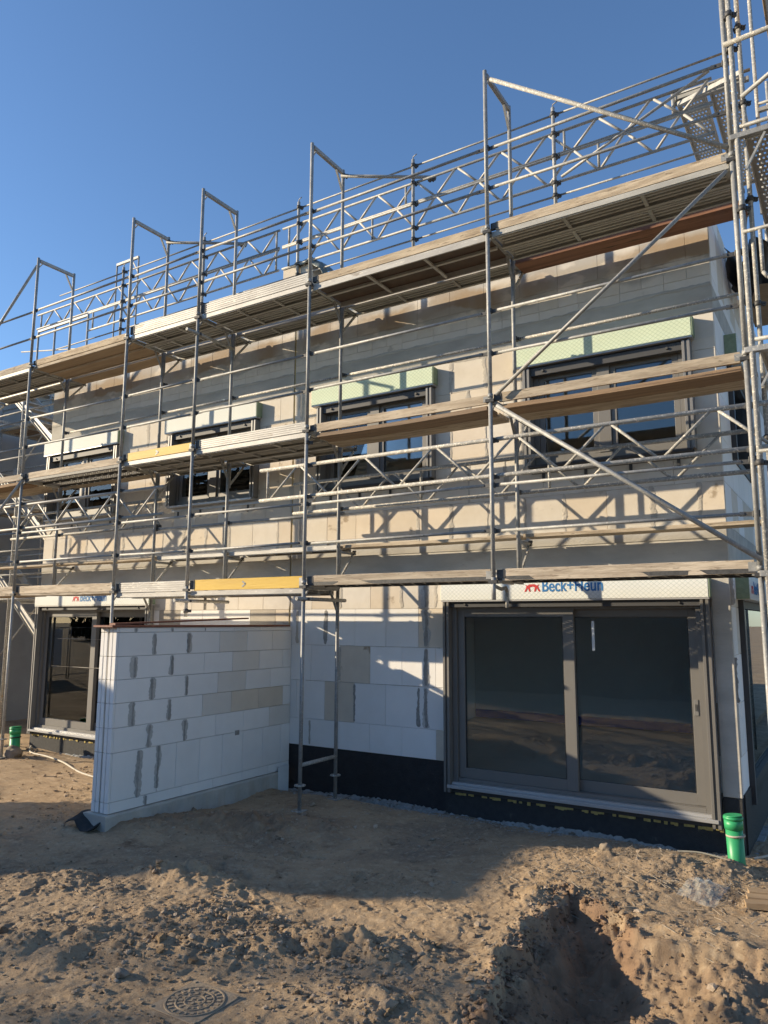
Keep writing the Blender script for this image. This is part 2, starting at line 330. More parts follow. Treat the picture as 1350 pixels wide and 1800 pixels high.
def H(x, y):
    x0_ = np.asarray(x, float); y0_ = np.asarray(y, float); x = np.atleast_1d(x0_); y = np.atleast_1d(y0_)
    z = -2.75 - .09*sst(.75, 1.2, y)*(x < .6) + .05*fbm(x, y, 2.2, 3, 3) + .05*sst(-6, -12, y)
    for (mx, my, rx, ry, h, a) in MOUNDS:
        dx = (x-mx)*np.cos(a)+(y-my)*np.sin(a); dy = -(x-mx)*np.sin(a)+(y-my)*np.cos(a)
        q = (dx/rx)**2+(dy/ry)**2; z = z+.85*h*np.exp(-q*.9)*(1+.6*fbm(x, y, .25, 4, 21))
    rough = sst(-.15, .45, fbm(x, y, 1.1, 3, 11))
    rough = np.maximum(rough, .18*sst(-.2, .1, x*0+(-2.4-y))) 
    rough = np.clip(rough*.62, 0, 1); rub = sst(.0, .5, fbm(x, y, .6, 3, 61))*rough
    z = z + (.006+.008*rough)*fbm(x, y, .34, 3, 5) + .0055*sst(-.03, .03, fbm(x, y, .30, 4, 81)) + (.002+.007*rough)*sst(-.02, .02, fbm(x, y, .13, 3, 84)) + .0045*rough*sst(-.03, .03, fbm(x, y, .06, 2, 86)) + rough*.005*worley(x, y, .12, 8)*sst(-.2, .3, fbm(x, y, .35, 2, 62)) + (.002+.008*rub)*worley(x, y, .045, 9) + (.0035+.007*rough)*fbm(x, y, .06, 4, 31) + (.0015+.004*rub)*worley(x, y, .03, 12)
    z = z - .010*sst(.03, 0, np.abs(fbm(x, y, .22, 3, 71)))*sst(.25, -.1, rough)*sst(-.1, .3, fbm(x, y, .8, 2, 72))
    z = z + .012*np.sin((y*1.0-.3*x)*9)*np.exp(-((y+2.35+.1*x)/.7)**2)*(1-rough)
    cr_ = np.abs(fbm(x, y, .5, 3, 44)); z = z - .015*np.exp(-(cr_/.02)**2)*(1-rough)*sst(-3.6, -1.2, y*0-2)
    for (px, py, pa) in PRINTS:
        m_ = (np.abs(x-px) < .25) & (np.abs(y-py) < .25)
        dx = (x[m_]-px)*np.cos(pa)+(y[m_]-py)*np.sin(pa); dy = -(x[m_]-px)*np.sin(pa)+(y[m_]-py)*np.cos(pa)
        q = np.minimum((dx-.05)**2/.085**2+dy**2/.048**2, (dx+.09)**2/.04**2+dy**2/.036**2); z[m_] = z[m_]-.013*sst(1.25, .75, q)*(1+.35*np.sign(np.sin(dx*210)))+.006*np.exp(-((q-1.5)/.4)**2)
    d = hole_d(x, y)+.10*fbm(x, y, .5, 3, 13)+.02*fbm(x, y, .13, 2, 14)
    wallw = .16+.12*sst(-.2, .3, fbm(x, y, .45, 2, 15))
    dep = (.40-.18*sst(-1.05, -.25, x)-.10*sst(-2.6, -3.6, y))*(.34*sst(0, .08, d)+.66*sst(.04, .30+wallw, d))
    inside = sst(0, .10, d)
    z = z - np.where(d > 0, np.maximum(dep, 0), 0) + inside*(.07*fbm(x, y, .38, 4, 17)+.016*worley(x, y, .15, 18)+.010*sst(-.03, .03, fbm(x, y, .16, 3, 97))+.008*worley(x, y, .06, 19)+.010*fbm(x, y, .05, 4, 23)+.006*sst(-.03, .03, fbm(x, y, .06, 2, 98))) + .05*np.exp(-(d/.07)**2)*(.5+fbm(x, y, .2, 2, 19))
    # level seats under the cover and boards
    k = np.exp(-(((x+2.83)/.30)**8+((y+3.9)/.30)**8)); z = z*(1-k)+k*(-2.737+.2*(z+2.75))
    return z if x0_.ndim else z[0]
def axis(lo, hi, fine, far, a, b):
    mid = list(np.arange(lo, hi, fine)); out = []; s = fine; x = lo
    while x > -far: s *= 1.05; x -= s; out.append(x)
    out = out[::-1]+mid; s = fine; x = mid[-1]
    while x < far: s *= 1.06; x += s; out.append(x)
    return np.array(out)
gx = axis(-7.4, .75, .0115, 500, 0, 0); gy = axis(-4.95, 1.3, .0115, 500, 0, 0)
GX, GY = np.meshgrid(gx, gy); GZ = H(GX, GY)
far = np.maximum(np.abs(GX), np.abs(GY)); GZ = np.where(far > 60, -2.75, GZ)
nx, ny = len(gx), len(gy); gv = np.stack([GX, GY, GZ], -1).reshape(-1, 3)
ii = (np.arange(ny-1)[:, None]*nx+np.arange(nx-1)[None]).ravel(); gf = np.stack([ii, ii+1, ii+nx+1, ii+nx], -1)
def np_mesh(name, v, f, m, smooth=True):
    me = bpy.data.meshes.new(name); me.vertices.add(len(v)); me.vertices.foreach_set('co', v.astype(np.float32).ravel())
    k = f.shape[1]; me.loops.add(f.size); me.loops.foreach_set('vertex_index', f.astype(np.int32).ravel())
    me.polygons.add(len(f)); me.polygons.foreach_set('loop_start', np.arange(len(f), dtype=np.int32)*k); me.polygons.foreach_set('loop_total', np.full(len(f), k, np.int32))
    me.update(calc_edges=True); me.polygons.foreach_set('use_smooth', np.full(len(f), smooth)); me.materials.append(m); return me
def soil_mat(name, island=False):
    m = bpy.data.materials.new(name); m.use_nodes = True; n = m.node_tree.nodes; l = m.node_tree.links; b = n['Principled BSDF']
    b.inputs['Roughness'].default_value = .95; b.inputs['Specular IOR Level'].default_value = .15
    g = n.new('ShaderNodeNewGeometry')
    def noise(sc, d=6, r=.6, st=None):
        t = n.new('ShaderNodeTexNoise'); t.inputs['Scale'].default_value = sc; t.inputs['Detail'].default_value = d; t.inputs['Roughness'].default_value = r
        if st:
            mm = n.new('ShaderNodeVectorMath'); mm.operation = 'MULTIPLY'; mm.inputs[1].default_value = st; l.new(g.outputs['Position'], mm.inputs[0]); l.new(mm.outputs[0], t.inputs['Vector'])
        else: l.new(g.outputs['Position'], t.inputs['Vector'])
        return t.outputs['Fac']
    def rp(s, a, bb):
        r = n.new('ShaderNodeMapRange'); r.inputs[1].default_value = a; r.inputs[2].default_value = bb; l.new(s, r.inputs[0]); return r.outputs[0]
    def mix(f, a, c):
        x = n.new('ShaderNodeMix'); x.data_type = 'RGBA'; l.new(f, x.inputs[0])
        for s, i in ((a, 6), (c, 7)):
            if isinstance(s, tuple): x.inputs[i].default_value = (*s, 1)
            else: l.new(s, x.inputs[i])
        return x.outputs[2]
    c = mix(rp(noise(1.1, 5), .38, .62), (.47, .345, .22), (.36, .26, .163))
    c = mix(rp(noise(.55, 4), .52, .68), c, (.29, .225, .16))
    c = mix(rp(noise(3.2, 6, .7), .55, .72), c, (.19, .13, .083))
    c = mix(rp(noise(14, 6, .7), .5, .75), c, (.53, .42, .29))
    c = mix(rp(noise(60, 4, .7), .60, .72), c, (.15, .108, .07))
    at = n.new('ShaderNodeAttribute'); at.attribute_name = 'fresh'
    c = mix(at.outputs['Fac'], c, mix(rp(noise(5, 5), .4, .6), (.34, .222, .14), (.25, .165, .105)))
    if island:
        hs = n.new('ShaderNodeHueSaturation'); mr = n.new('ShaderNodeMapRange'); mr.inputs[3].default_value = .65; mr.inputs[4].default_value = 1.2; l.new(g.outputs['Random Per Island'], mr.inputs[0]); l.new(mr.outputs[0], hs.inputs['Value'])
        mr2 = n.new('ShaderNodeMapRange'); mr2.inputs[3].default_value = 1.05; mr2.inputs[4].default_value = .75; l.new(g.outputs['Random Per Island'], mr2.inputs[0]); l.new(mr2.outputs[0], hs.inputs['Saturation']); l.new(c, hs.inputs['Color']); c = hs.outputs[0]
    l.new(c, b.inputs['Base Color'])
    bp = n.new('ShaderNodeBump'); bp.inputs['Strength'].default_value = .9; bp.inputs['Distance'].default_value = .02; l.new(noise(70, 8, .8), bp.inputs['Height']); l.new(bp.outputs[0], b.inputs['Normal'])
    return m
soil = soil_mat('sandy_soil'); clod_m = soil_mat('soil_clods', True)
gme = np_mesh('ground', gv, gf, soil); fa = gme.attributes.new('fresh', 'FLOAT', 'POINT')
fd = hole_d(GX, GY)+.12*fbm(GX, GY, .3, 3, 91); fw = sst(-.02, .10, fd)*(.35+.65*sst(.1, -.1, GX+.75+.2*fbm(GX, GY, .5, 2, 92))); ms = np.exp(-(((GX+5.3)*.87+(GY+.9)*.5)/1.2)**2-((-(GX+5.3)*.5+(GY+.9)*.87)/.34)**2)*.8
fa.data.foreach_set('value', np.clip(np.maximum(fw, ms), 0, 1).astype(np.float32).ravel())
ground = link('ground', gme, (0, 0, 0), None, 'churned sandy brown soil of the building site', 'structure')

# clods and stones lying on it: countless, so one object
PHI = (1+5**.5)/2
ICO = np.array([(-1,PHI,0),(1,PHI,0),(-1,-PHI,0),(1,-PHI,0),(0,-1,PHI),(0,1,PHI),(0,-1,-PHI),(0,1,-PHI),(PHI,0,-1),(PHI,0,1),(-PHI,0,-1),(-PHI,0,1)])/1.902
ICOF = np.array([(0,11,5),(0,5,1),(0,1,7),(0,7,10),(0,10,11),(1,5,9),(5,11,4),(11,10,2),(10,7,6),(7,1,8),(3,9,4),(3,4,2),(3,2,6),(3,6,8),(3,8,9),(4,9,5),(2,4,11),(6,2,10),(8,6,7),(9,8,1)])
def scatter(n, xr, yr, dens, smin, smax, power=2.2):
    x = rng.uniform(*xr, n*4); y = rng.uniform(*yr, n*4); k = rng.uniform(0, 1, n*4) < dens(x, y); x = x[k][:n]; y = y[k][:n]
    s = smin+(smax-smin)*rng.uniform(0, 1, len(x))**power; s = s*(.55+.45*rng.uniform(0,1,len(x)))
    V = ICO[None]*(1+.28*rng.normal(size=(len(x), 12, 1)))*np.stack([s*rng.uniform(.7, 1.3, len(x)), s*rng.uniform(.7, 1.3, len(x)), s*rng.uniform(.5, .9, len(x))], -1)[:, None]
    t = rng.uniform(0, 6.28, len(x)); ca, sa = np.cos(t)[:, None], np.sin(t)[:, None]
    V = np.stack([V[..., 0]*ca-V[..., 1]*sa, V[..., 0]*sa+V[..., 1]*ca, V[..., 2]], -1)
    V += np.stack([x, y, H(x, y)+s*.25], -1)[:, None]
    return V.reshape(-1, 3), (ICOF[None]+np.arange(len(x))[:, None, None]*12).reshape(-1, 3)
def dens_main(x, y):
    r = sst(-.05, .5, fbm(x, y, 1.1, 3, 11)); d = np.exp(-(hole_d(x, y)/.16)**2)
    m = 0
    for (mx, my, rx, ry, h, a) in MOUNDS:
        dx = (x-mx)*np.cos(a)+(y-my)*np.sin(a); dy = -(x-mx)*np.sin(a)+(y-my)*np.cos(a); m = m+np.exp(-((dx/rx)**2+(dy/ry)**2)*.6)
    cov = ((np.abs(x+2.83) < .23) & (np.abs(y+3.9) < .23)); pw = ((x > -6.75) & (x < -6.3) & (y > -1.9))
    return np.where(cov | pw, 0, np.clip(.10+.55*r+.7*d+.8*np.minimum(m, 1)+.7*(hole_d(x, y) > .1), 0, 1))
parts = [scatter(30000, (-7.5, .9), (-4.9, 1.1), dens_main, .0028, .013, 3.0), scatter(1500, (-1.95, -.9), (-3.5, -.7), lambda x, y: np.exp(-(hole_d(x, y)/.10)**2), .005, .03, 2.4), scatter(420, (-7, .9), (-4.9, .9), dens_main, .015, .045, 2.4), scatter(1200, (-14, -6.8), (-2.5, 1.1), dens_main, .008, .04, 3), scatter(2200, (-3.9, -1.7), (-4.8, -2.5), dens_main, .004, .028, 2.6)]
V = []; F = []; o_ = 0
for v_, f_ in parts: V.append(v_); F.append(f_+o_); o_ += len(v_)
cme = np_mesh('soil_clods', np.concatenate(V), np.concatenate(F), clod_m, False); ca_ = cme.attributes.new('fresh', 'FLOAT', 'POINT'); cv_ = np.concatenate(V)
ca_.data.foreach_set('value', np.clip(sst(-.16, .02, hole_d(cv_[:, 0], cv_[:, 1]))*sst(-.2, -.9, cv_[:, 0]), 0, 1).astype(np.float32))
link('soil_clods', cme, (0, 0, 0), None, 'crumbly clods and pebbles strewn over the soil', 'stuff')

# pale gravel along the footing and straw-like scraps on the bank
gv_, gf_ = scatter(2600, (-6.2, -.5), (.72, 1.18), lambda x, y: np.clip(.25+.9*sst(.85, 1.15, y)*(.5+fbm(x, y, .6, 2, 95)), 0, 1), .004, .016, 2.5)
gravel_m = mat('pale_gravel', (.36, .34, .31), (.25, .235, .21), 30, .9, rnd=.2, island=True)
link('gravel', np_mesh('gravel', gv_, gf_, gravel_m, False), (0, 0, 0), None, 'pale gravel strewn along the foot of the right house', 'stuff')
random.seed(77); sb = MB()
for k in range(420):
    x = random.gauss(-1.0, .9); y = random.gauss(-.35, .55)
    if k % 3 == 0: x = random.uniform(-6, .4); y = random.uniform(-4.4, .6)
    if y > 1.0 or (abs(x+2.83) < .25 and abs(y+3.9) < .25): continue
    a = random.uniform(0, 3.14); ln = random.uniform(.02, .07); z = float(H(x, y))+.008
    sb.bar((x-math.cos(a)*ln, y-math.sin(a)*ln, z), (x+math.cos(a)*ln, y+math.sin(a)*ln, z+random.uniform(0, .02)), .004, .003)
sb.build('straw_scraps', wood, None, 'thin straw and twig scraps scattered over the soil', 'stuff')

# ------------------------------------------------------------------ houses
YW = 1.25
ROWS_LOW = [-2.21, -1.84, -1.31, -.81, -.305, .13]; ROWS_UP = [.57, 1.05, 1.55, 2.05, 2.55, 3.0]; ROWS_TOP = [3.295, 3.415]; ROWS_MID = [3.415, 3.66]; ROWS_HEAD = [3.66, 4.16, 4.40]
def smear(parent, x, z0, z1, wdt, m, axis='x', at=YW, name='mortar_smear'):   # ragged mortar band over a joint
    n = max(8, int((z1-z0)/.018)); L = []; Rr = []; a_ = b_ = .5
    for i in range(n+1):
        z = z0+(z1-z0)*i/n+random.uniform(-.004, .004); a_ = min(.75, max(.22, a_+random.uniform(-.16, .16))); b_ = min(.75, max(.22, b_+random.uniform(-.16, .16)))
        k = .55 if i in (0, n) else 1
        L.append((x-wdt*a_*k, z)); Rr.append((x+wdt*b_*k, z))
    mb = MB(); vs = []
    for a, b in zip(L, Rr):
        for (u, z), dd in ((a, 0), (b, 0), ((a[0]*.75+b[0]*.25, a[1]), random.uniform(.001, .004)), ((a[0]*.25+b[0]*.75, a[1]), random.uniform(.001, .004))):
            vs.append((u, at-.001-dd, z) if axis == 'x' else (at+.001+dd, u, z))
    fs = []
    for i in range(n):
        o = 4*i
        for p, q in ((0, 2), (2, 3), (3, 1)): fs.append((o+p, o+q, o+4+q, o+4+p))
    mb.add(vs, fs, False); return mb.build(name, m, parent)
def bed_smear(parent, x0, x1, z, h, m, at=YW):           # ragged mortar squeezed out along a bed joint
    n = int((x1-x0)/.03); vs = []; t = .5; u = .5
    for i in range(n+1):
        x = x0+(x1-x0)*i/n; t = min(1, max(.1, t+random.uniform(-.25, .25))); u = min(1, max(.1, u+random.uniform(-.25, .25)))
        vs += [(x, at-.001, z-h*t), (x, at-.006, z-h*.3*t), (x, at-.006, z+h*.3*u), (x, at-.001, z+h*u)]
    MB().add(vs, [(4*i+k, 4*i+4+k, 4*i+5+k, 4*i+1+k) for i in range(n) for k in range(3)]).build('mortar_bed', m, parent)
def masonry(wall, x0, x1, rows, holes, off, pick, bw=.505, gap=.0028):
    for ri, (za, zb) in enumerate(zip(rows[:-1], rows[1:])):
        x = x1+(bw*.5 if (ri+off) % 2 else 0)
        while x > x0:
            a, b = max(x0, x-bw), min(x1, x)
            if b-a > .02:
                m = pick((a+b)/2, za, zb)
                for (p, q, r, t) in subtract((a+gap/2, b-gap/2, za+gap/2, zb-gap/2), holes):
                    dy = random.uniform(0, .0015); piece('block', (p, YW+dy, r), (q, YW+.05, t), m, wall, .0022)
            x -= bw
def emblem(parent, x, y, z, s, axis='x'):             # small red four-legged mark beside the lettering
    pts = [(-.5,.0),(-.36,.30),(-.44,.42),(-.30,.36),(-.15,.44),(.15,.44),(.30,.36),(.44,.42),(.36,.30),(.5,.0),(.40,.0),(.28,.22),(.2,.0),(.11,.0),(.16,.25),(0,.30),(-.16,.25),(-.11,.0),(-.2,.0),(-.28,.22),(-.40,.0)]
    f = (lambda a, b, d: (x+a*s, y-d, z+b*s)) if axis == 'x' else (lambda a, b, d: (x+d, y+a*s, z+b*s))
    n = len(pts); vs = [f(a, b, .001) for a, b in pts]+[f(a, b, .003) for a, b in pts]
    MB().add(vs, [tuple(range(n, 2*n))]+[(i, (i+1) % n, n+(i+1) % n, n+i) for i in range(n)]).build('emblem', print_red, parent)
def lettering(parent, txt, x, y, z, size, axis='x'):
    cu_ = bpy.data.curves.new('lettering', 'FONT'); cu_.body = txt; cu_.size = size; cu_.offset = size*.013; cu_.extrude = .0012; cu_.space_character = 1.02
    cu_.materials.append(print_blue); tmp = bpy.data.objects.new('tmp', cu_); COL.objects.link(tmp); me = bpy.data.meshes.new_from_object(tmp.evaluated_get(bpy.context.evaluated_depsgraph_get())); bpy.data.objects.remove(tmp)
    o = bpy.data.objects.new('lettering', me); COL.objects.link(o); o.parent = parent
    o.location = Vector((x, y, z))-W[parent.name]; o.rotation_euler = (R(90), 0, 0 if axis == 'x' else R(90)); o.scale = (.76, 1, 1); return o
def shutter_box(house, x0, x1, z0, z1, m, text=None, yf=1.12):
    b = MB().box((x0, yf, z0+.012), (x1-.004, YW+.02, z1), .004).build('shutter_box', m, house)
    MB().box((x1-.0035, yf+.004, z0+.015), (x1+.012, YW, z1-.004), .003).build('end_board', box_mint_m, b)
    MB().box((x0+.005, yf+.003, z0-.004), (x1, YW+.02, z0+.011)).build('bottom_rail', sill_m, b)
    if text is not None:
        zl = z0+(.105 if x1 > -2 else .082); emblem(b, text-.115, yf, zl, .2); lettering(b, 'Beck+Heun', text, yf-.002, zl, .2)
    return b
def window(house, x0, x1, z0, z1, bars=0, gaps=True, inner_bars=0):
    y = 1.27
    w_ = MB().box((x0+.09, y, z0), (x0+.155, y+.07, z1)).box((x1-.155, y, z0), (x1-.09, y+.07, z1)).box((x0+.155, y, z1-.075), (x1-.155, y+.07, z1)).box((x0+.155, y, z0), (x1-.155, y+.07, z0+.075)).build('window', frame_m, house)
    xm = (x0+x1)/2-.02
    piece('mullion', (xm-.075, y-.012, z0+.076), (xm+.075, y+.06, z1-.076), frame_m, w_, .004)
    for a, b in ((x0+.157, xm-.076), (xm+.076, x1-.157)):
        sb = MB().box((a, y+.012, z0+.078), (a+.065, y+.064, z1-.078), .003).box((b-.065, y+.012, z0+.078), (b, y+.064, z1-.078), .003).box((a+.065, y+.013, z1-.143), (b-.065, y+.064, z1-.078)).box((a+.065, y+.013, z0+.078), (b-.065, y+.064, z0+.143)).build('sash', frame_m, w_)
        MB().box((a+.05, y+.03, z0+.13), (b-.05, y+.046, z1-.13)).build('pane', glass, w_)
        for k in range(inner_bars): 
            xx = a+.065+(b-a-.13)*(k+1)/(inner_bars+1)*.55; piece('glazing_bar', (xx-.012, y+.020, z0+.143), (xx+.012, y+.0285, z1-.143), frame_m, w_, .002)
    for a, b in ((x0, x0+.085), (x1-.085, x1)):
        MB().box((a, 1.135, z0-.02), (a+.03, y+.03, z1-.004), .002).box((b-.03, 1.135, z0-.02), (b, y+.03, z1-.004), .002).box((a+.03, 1.16, z0-.02), (b-.03, y+.03, z1-.004)).build('guide_rail', rail_m, w_)
    MB().box((x0+.086, 1.17, z1-.10), (x1-.086, 1.235, z1-.002), .003).build('shutter_bar', frame_d, w_)
    for xx in (x0+.25, x1-.25): MB().tube((xx, 1.168, z1-.055), (xx, 1.15, z1-.055), .016, 8).build('stop', dark_steel, w_)
    MB().box((x0+.05, 1.12, z0-.055), (x1-.03, y, z0-.022), .003).box((x0+.05, 1.235, z0-.11), (x1+.04, 1.249, z0-.055)).build('sill', frame_d if not gaps else sill_m, w_)
    n = 4
    for i in range(n):
        xx = x0+.2+(x1-x0-.4)*i/(n-1); piece('sill_bracket', (xx-.018, 1.236, z0-.22), (xx+.018, 1.2485, z0-.112), dark_steel, w_, .002)
    return w_
def sliding_door(house, x0, x1, z0, z1, tape=False):
    y = 1.27
    d = MB().box((x0+.09, 1.22, z0), (x0+.15, y+.14, z1)).box((x1-.15, 1.22, z0), (x1-.09, y+.14, z1)).box((x0+.15, 1.24, z1-.10), (x1-.15, y+.14, z1-.003)).build('sliding_door', frame_m, house)
    xm = (x0+x1)/2+.02
    def sash(a, b, yy, wl=.09, wr=.09):
        s_ = MB().box((a, yy, z0+.07), (a+wl, yy+.06, z1-.1), .003).box((b-wr, yy, z0+.07), (b, yy+.06, z1-.1), .003).box((a+wl, yy+.001, z1-.19), (b-wr, yy+.06, z1-.1)).box((a+wl, yy+.001, z0+.07), (b-wr, yy+.06, z0+.19)).build('sash', frame_m, d)
        MB().box((a+wl-.01, yy+.02, z0+.18), (b-wr+.01, yy+.036, z1-.18)).build('pane', glass, d)
        MB().box((a+wl, yy+.012, z0+.19), (a+wl+.012, yy+.0195, z1-.19)).box((b-wr-.012, yy+.012, z0+.19), (b-wr, yy+.0195, z1-.19)).box((a+wl+.012, yy+.012, z1-.202), (b-wr-.012, yy+.0195, z1-.19)).build('glazing_seal', rubber, d)
    sash(x0+.152, xm+.055, y-.01, .09, .13); sash(xm-.06, x1-.152, y+.06, .10, .10)
    hx = x1-.152-.06
    MB().box((hx-.022, y+.052, -1.46), (hx+.022, y+.0595, -1.29), .003).build('handle_plate', rail_m, d); MB().box((hx-.010, y+.047, -1.41), (hx+.010, y+.0515, -1.34)).build('handle', dark_steel, d)
    for a, b in ((x0, x0+.085), (x1-.085, x1)):
        MB().box((a, 1.13, z0-.10), (a+.03, 1.30, z1-.003), .002).box((b-.03, 1.13, z0-.10), (b, 1.30, z1-.003), .002).box((a+.03, 1.155, z0-.10), (b-.03, 1.30, z1-.003)).build('guide_rail', rail_m if not tape else frame_m, d)
    MB().box((x0+.086, 1.165, z1-.075), (x1-.086, 1.235, z1-.002), .003).build('shutter_bar', frame_d, d)
    for xx in (x0+.3, x1-.3): MB().tube((xx, 1.163, z1-.04), (xx, 1.148, z1-.04), .014, 8).build('stop', dark_steel, d)
    MB().box((x0+.05, 1.11, z0-.045), (x1-.02, 1.34, z0-.008), .004).box((x0+.09, 1.17, z0-.008), (x1-.09, 1.40, z0+.022), .004).build('threshold', sill_m, d); MB().box((x0+.151, 1.235, z0+.022), (x1-.151, 1.39, z0+.068), .004).build('track', frame_m, d); MB().box((x0+.05, 1.19, z0-.10), (x1-.02, 1.34, z0-.046), .003).build('sub_sill', frame_d, d)
    if tape: piece('tape', (-1.935, y+.066, -.80), (-1.905, y+.0795, -.46), tape_m, d, .0008)
    fb = MB()
    xx = x0+.05
    while xx < x1-.1:
        ln = random.uniform(.12, .4); z = z0-.12
        a0 = len(fb.v); nseg = max(3, int(ln/.035))
        for k in range(nseg):
            fb.box((xx+k*.035, 1.215-random.uniform(0, .02), z-random.uniform(.004, .022)), (xx+k*.035+.04, 1.24, z+random.uniform(.012, .03)), .004)
        xx += ln+random.choice((.03, .05, .09))
    fb.build('foam_seal', foam, d, kind='stuff')
    return d
GF0, GF1 = -2.45, -.22; UF0, UF1 = 1.44, 2.66
def house(name, label, x0, x1, wins, door, box, seed, gable=False):
    random.seed(seed)
    t = thing(name, label, 'house', ((x0+x1)/2, 6, -2.85), 'terraced houses under construction')
    holes = [(a, b, UF0-.02, UF1+.02) for a, b in wins]+[(door[0], door[1], GF0-.10, GF1+.02)]
    core = MB()                                         # facade core behind the facing of blocks, hollow house behind
    for (a, b, c, d) in subtract((x0, x1, -2.9, 4.40), holes): core.box((a, YW+.051, c), (b, YW+.36, d))
    wall = core.build('wall', aac, t)
    def pick(x, za, zb):
        h = random.random()
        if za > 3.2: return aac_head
        if za < -.35: return aac_white if h < .72 else (aac_damp if h < .80 else (aac_tan if h < .86 else aac_white))
        return aac if h < .62 else aac_tan
    masonry(wall, x0, x1, ROWS_LOW, holes, 0, pick); masonry(wall, x0, x1, ROWS_UP, holes, 1, pick); masonry(wall, x0, x1, ROWS_TOP, holes, 0, pick, .505); masonry(wall, x0, x1, ROWS_MID, holes, 0, pick, .2525); masonry(wall, x0, x1, ROWS_HEAD, holes, 1, pick, .505)
    for (z0, z1, dy) in ((.13, .57, 0), (3.0, 3.295, .004)):
        n = 3 if z0 > 1 else 2
        MB().box((x0, YW-.002+dy, z0+.004), (x1, YW+.05, z1-.004)).build('ring_beam', concrete, wall)
    MB().box((x0, YW-.012, .43), (x1, YW-.003, .565), .003).build('slab_edge', concrete, wall)
    # mortar over the joints
    for ri, (za, zb) in enumerate(zip(ROWS_LOW[:-1], ROWS_LOW[1:])):
        for k in range(12):
            x = x1-.505*k-(.2525 if ri % 2 else 0)
            if x < x0+.1 or any(a-.05 < x < b+.05 and c < zb and dd > za for a, b, c, dd in holes): continue
            if random.random() < .35: smear(wall, x, za+.02, zb-.02, random.uniform(.03, .07), mortar if random.random() < .5 and za < -.4 else mortar_pale)
    for ri, (za, zb) in enumerate(zip(ROWS_UP[:-1], ROWS_UP[1:])):
        for k in range(12):
            x = x1-.505*k-(0 if ri % 2 else .2525)
            if x < x0+.1 or any(a-.05 < x < b+.05 and c < zb and dd > za for a, b, c, dd in holes): continue
            if random.random() < .6: smear(wall, x, za, zb, random.uniform(.03, .08), mortar_pale)
    bed_smear(wall, x0+.01, x1-.01, 3.30, .03, concrete); bed_smear(wall, x0+.01, x1-.01, .572, .03, mortar_pale); bed_smear(wall, x0+.01, x1-.01, 2.985, .03, mortar_pale)
    for zz in ROWS_LOW[2:-1]:
        if random.random() < .6: bed_smear(wall, x0+.3+random.random(), min(x1-.1, door[0]-.1) if x1-door[1] < .5 else x1-.3, zz, .006, mortar_pale)
    if gable:
        for za, zb in zip(ROWS_LOW[1:-1], ROWS_LOW[2:]): smear(wall, -4.10+random.uniform(-.015, .015), za+.01, zb-.01, .10, mortar_mid); smear(wall, -4.09, za+.02, zb-.02, .045, mortar, at=YW-.004)
    for a, b in wins: shutter_box(t, a-.09, b+.03, UF1+.02, UF1+.275, box)
    shutter_box(t, door[0]-.02, door[1]+.01, GF1, .0, box_white, text=(door[0]+1.33))
    for i, (a, b) in enumerate(wins): window(t, a, b, UF0, UF1, inner_bars=0, gaps=(not gable))
    sliding_door(t, door[0], door[1], GF0, GF1, tape=gable)
    # plinth
    for (a, b) in ((x0, door[0]-.02), (door[1]+.02, x1)):
        if b-a > .05: MB().box((a, YW+.02, -2.98), (b, YW+.05, -2.212)).build('plinth', bitumen, t)
    MB().box((door[0]-.019, YW-.04, -2.98), (door[1]+.019, YW+.05, GF0-.10)).build('plinth_felt', bitumen2, t)
    n = int((x1-x0)/.03); vs = []
    for i in range(n+1):
        x = x0+(x1-x0)*i/n; yy = (YW-.041 if door[0]-.02 < x < door[1]+.02 else YW+.019); zt = -2.80+random.uniform(-.014, .014)+.02*math.sin(x*2.3)
        vs += [(x, YW-.075-random.uniform(0, .012), -3.0), (x, YW-.07-random.uniform(0, .012), zt-.02), (x, yy, zt)]
    MB().add(vs, [(3*i+k, 3*i+3+k, 3*i+4+k, 3*i+1+k) for i in range(n) for k in range(2)]).build('footing', found_m, t)
    # inside: floors, rear wall, blue edge strip, roof
    MB().box((x0+.02, YW+.37, -2.60), (x1-.02, 10.2, -2.42)).build('floor', screed, t)
    MB().box((x0+.02, YW+.37, .02), (x1-.02, 10.2, .35)).build('upper_floor', plaster, t)
    MB().box((x0, YW+.361, 4.05), (x1, 10.5, 4.35)).build('roof', concrete, t)
    MB().box((x0, 10.2, -2.9), (x1, 10.5, 4.04)).build('rear_wall', aac, t)
    pw = MB().box((x0+.26, 7.0, -2.41), (x1-.33, 7.15, .015)).build('partition', plaster, t)
    MB().box((x0+.27, 6.975, -2.405), (x1-.34, 6.999, -2.25)).build('edge_strip', blue_strip, pw)
    MB().box((x0+.26, 5.6, .352), (x1-.33, 5.75, 4.04)).build('upper_partition', plaster, t)
    MB().box((x0, YW+.361, -2.9), (x0+.25, 10.19, 4.04)).build('party_wall', plaster, t)
    return t, wall
h1, w1 = house('terraced_house', 'right end house of pale blocks with grey double sliding terrace door', -6.365, -.415, [(-2.63, -.66), (-5.86, -3.93)], (-3.78, -.62), box_mint, 3, True)
h2, w2 = house('terraced_house', 'left house of pale blocks whose terrace door is half hidden by the white garden wall', -12.50, -6.395, [(-9.02, -7.06), (-12.42, -10.36)], (-12.44, -9.30), box_white, 5)
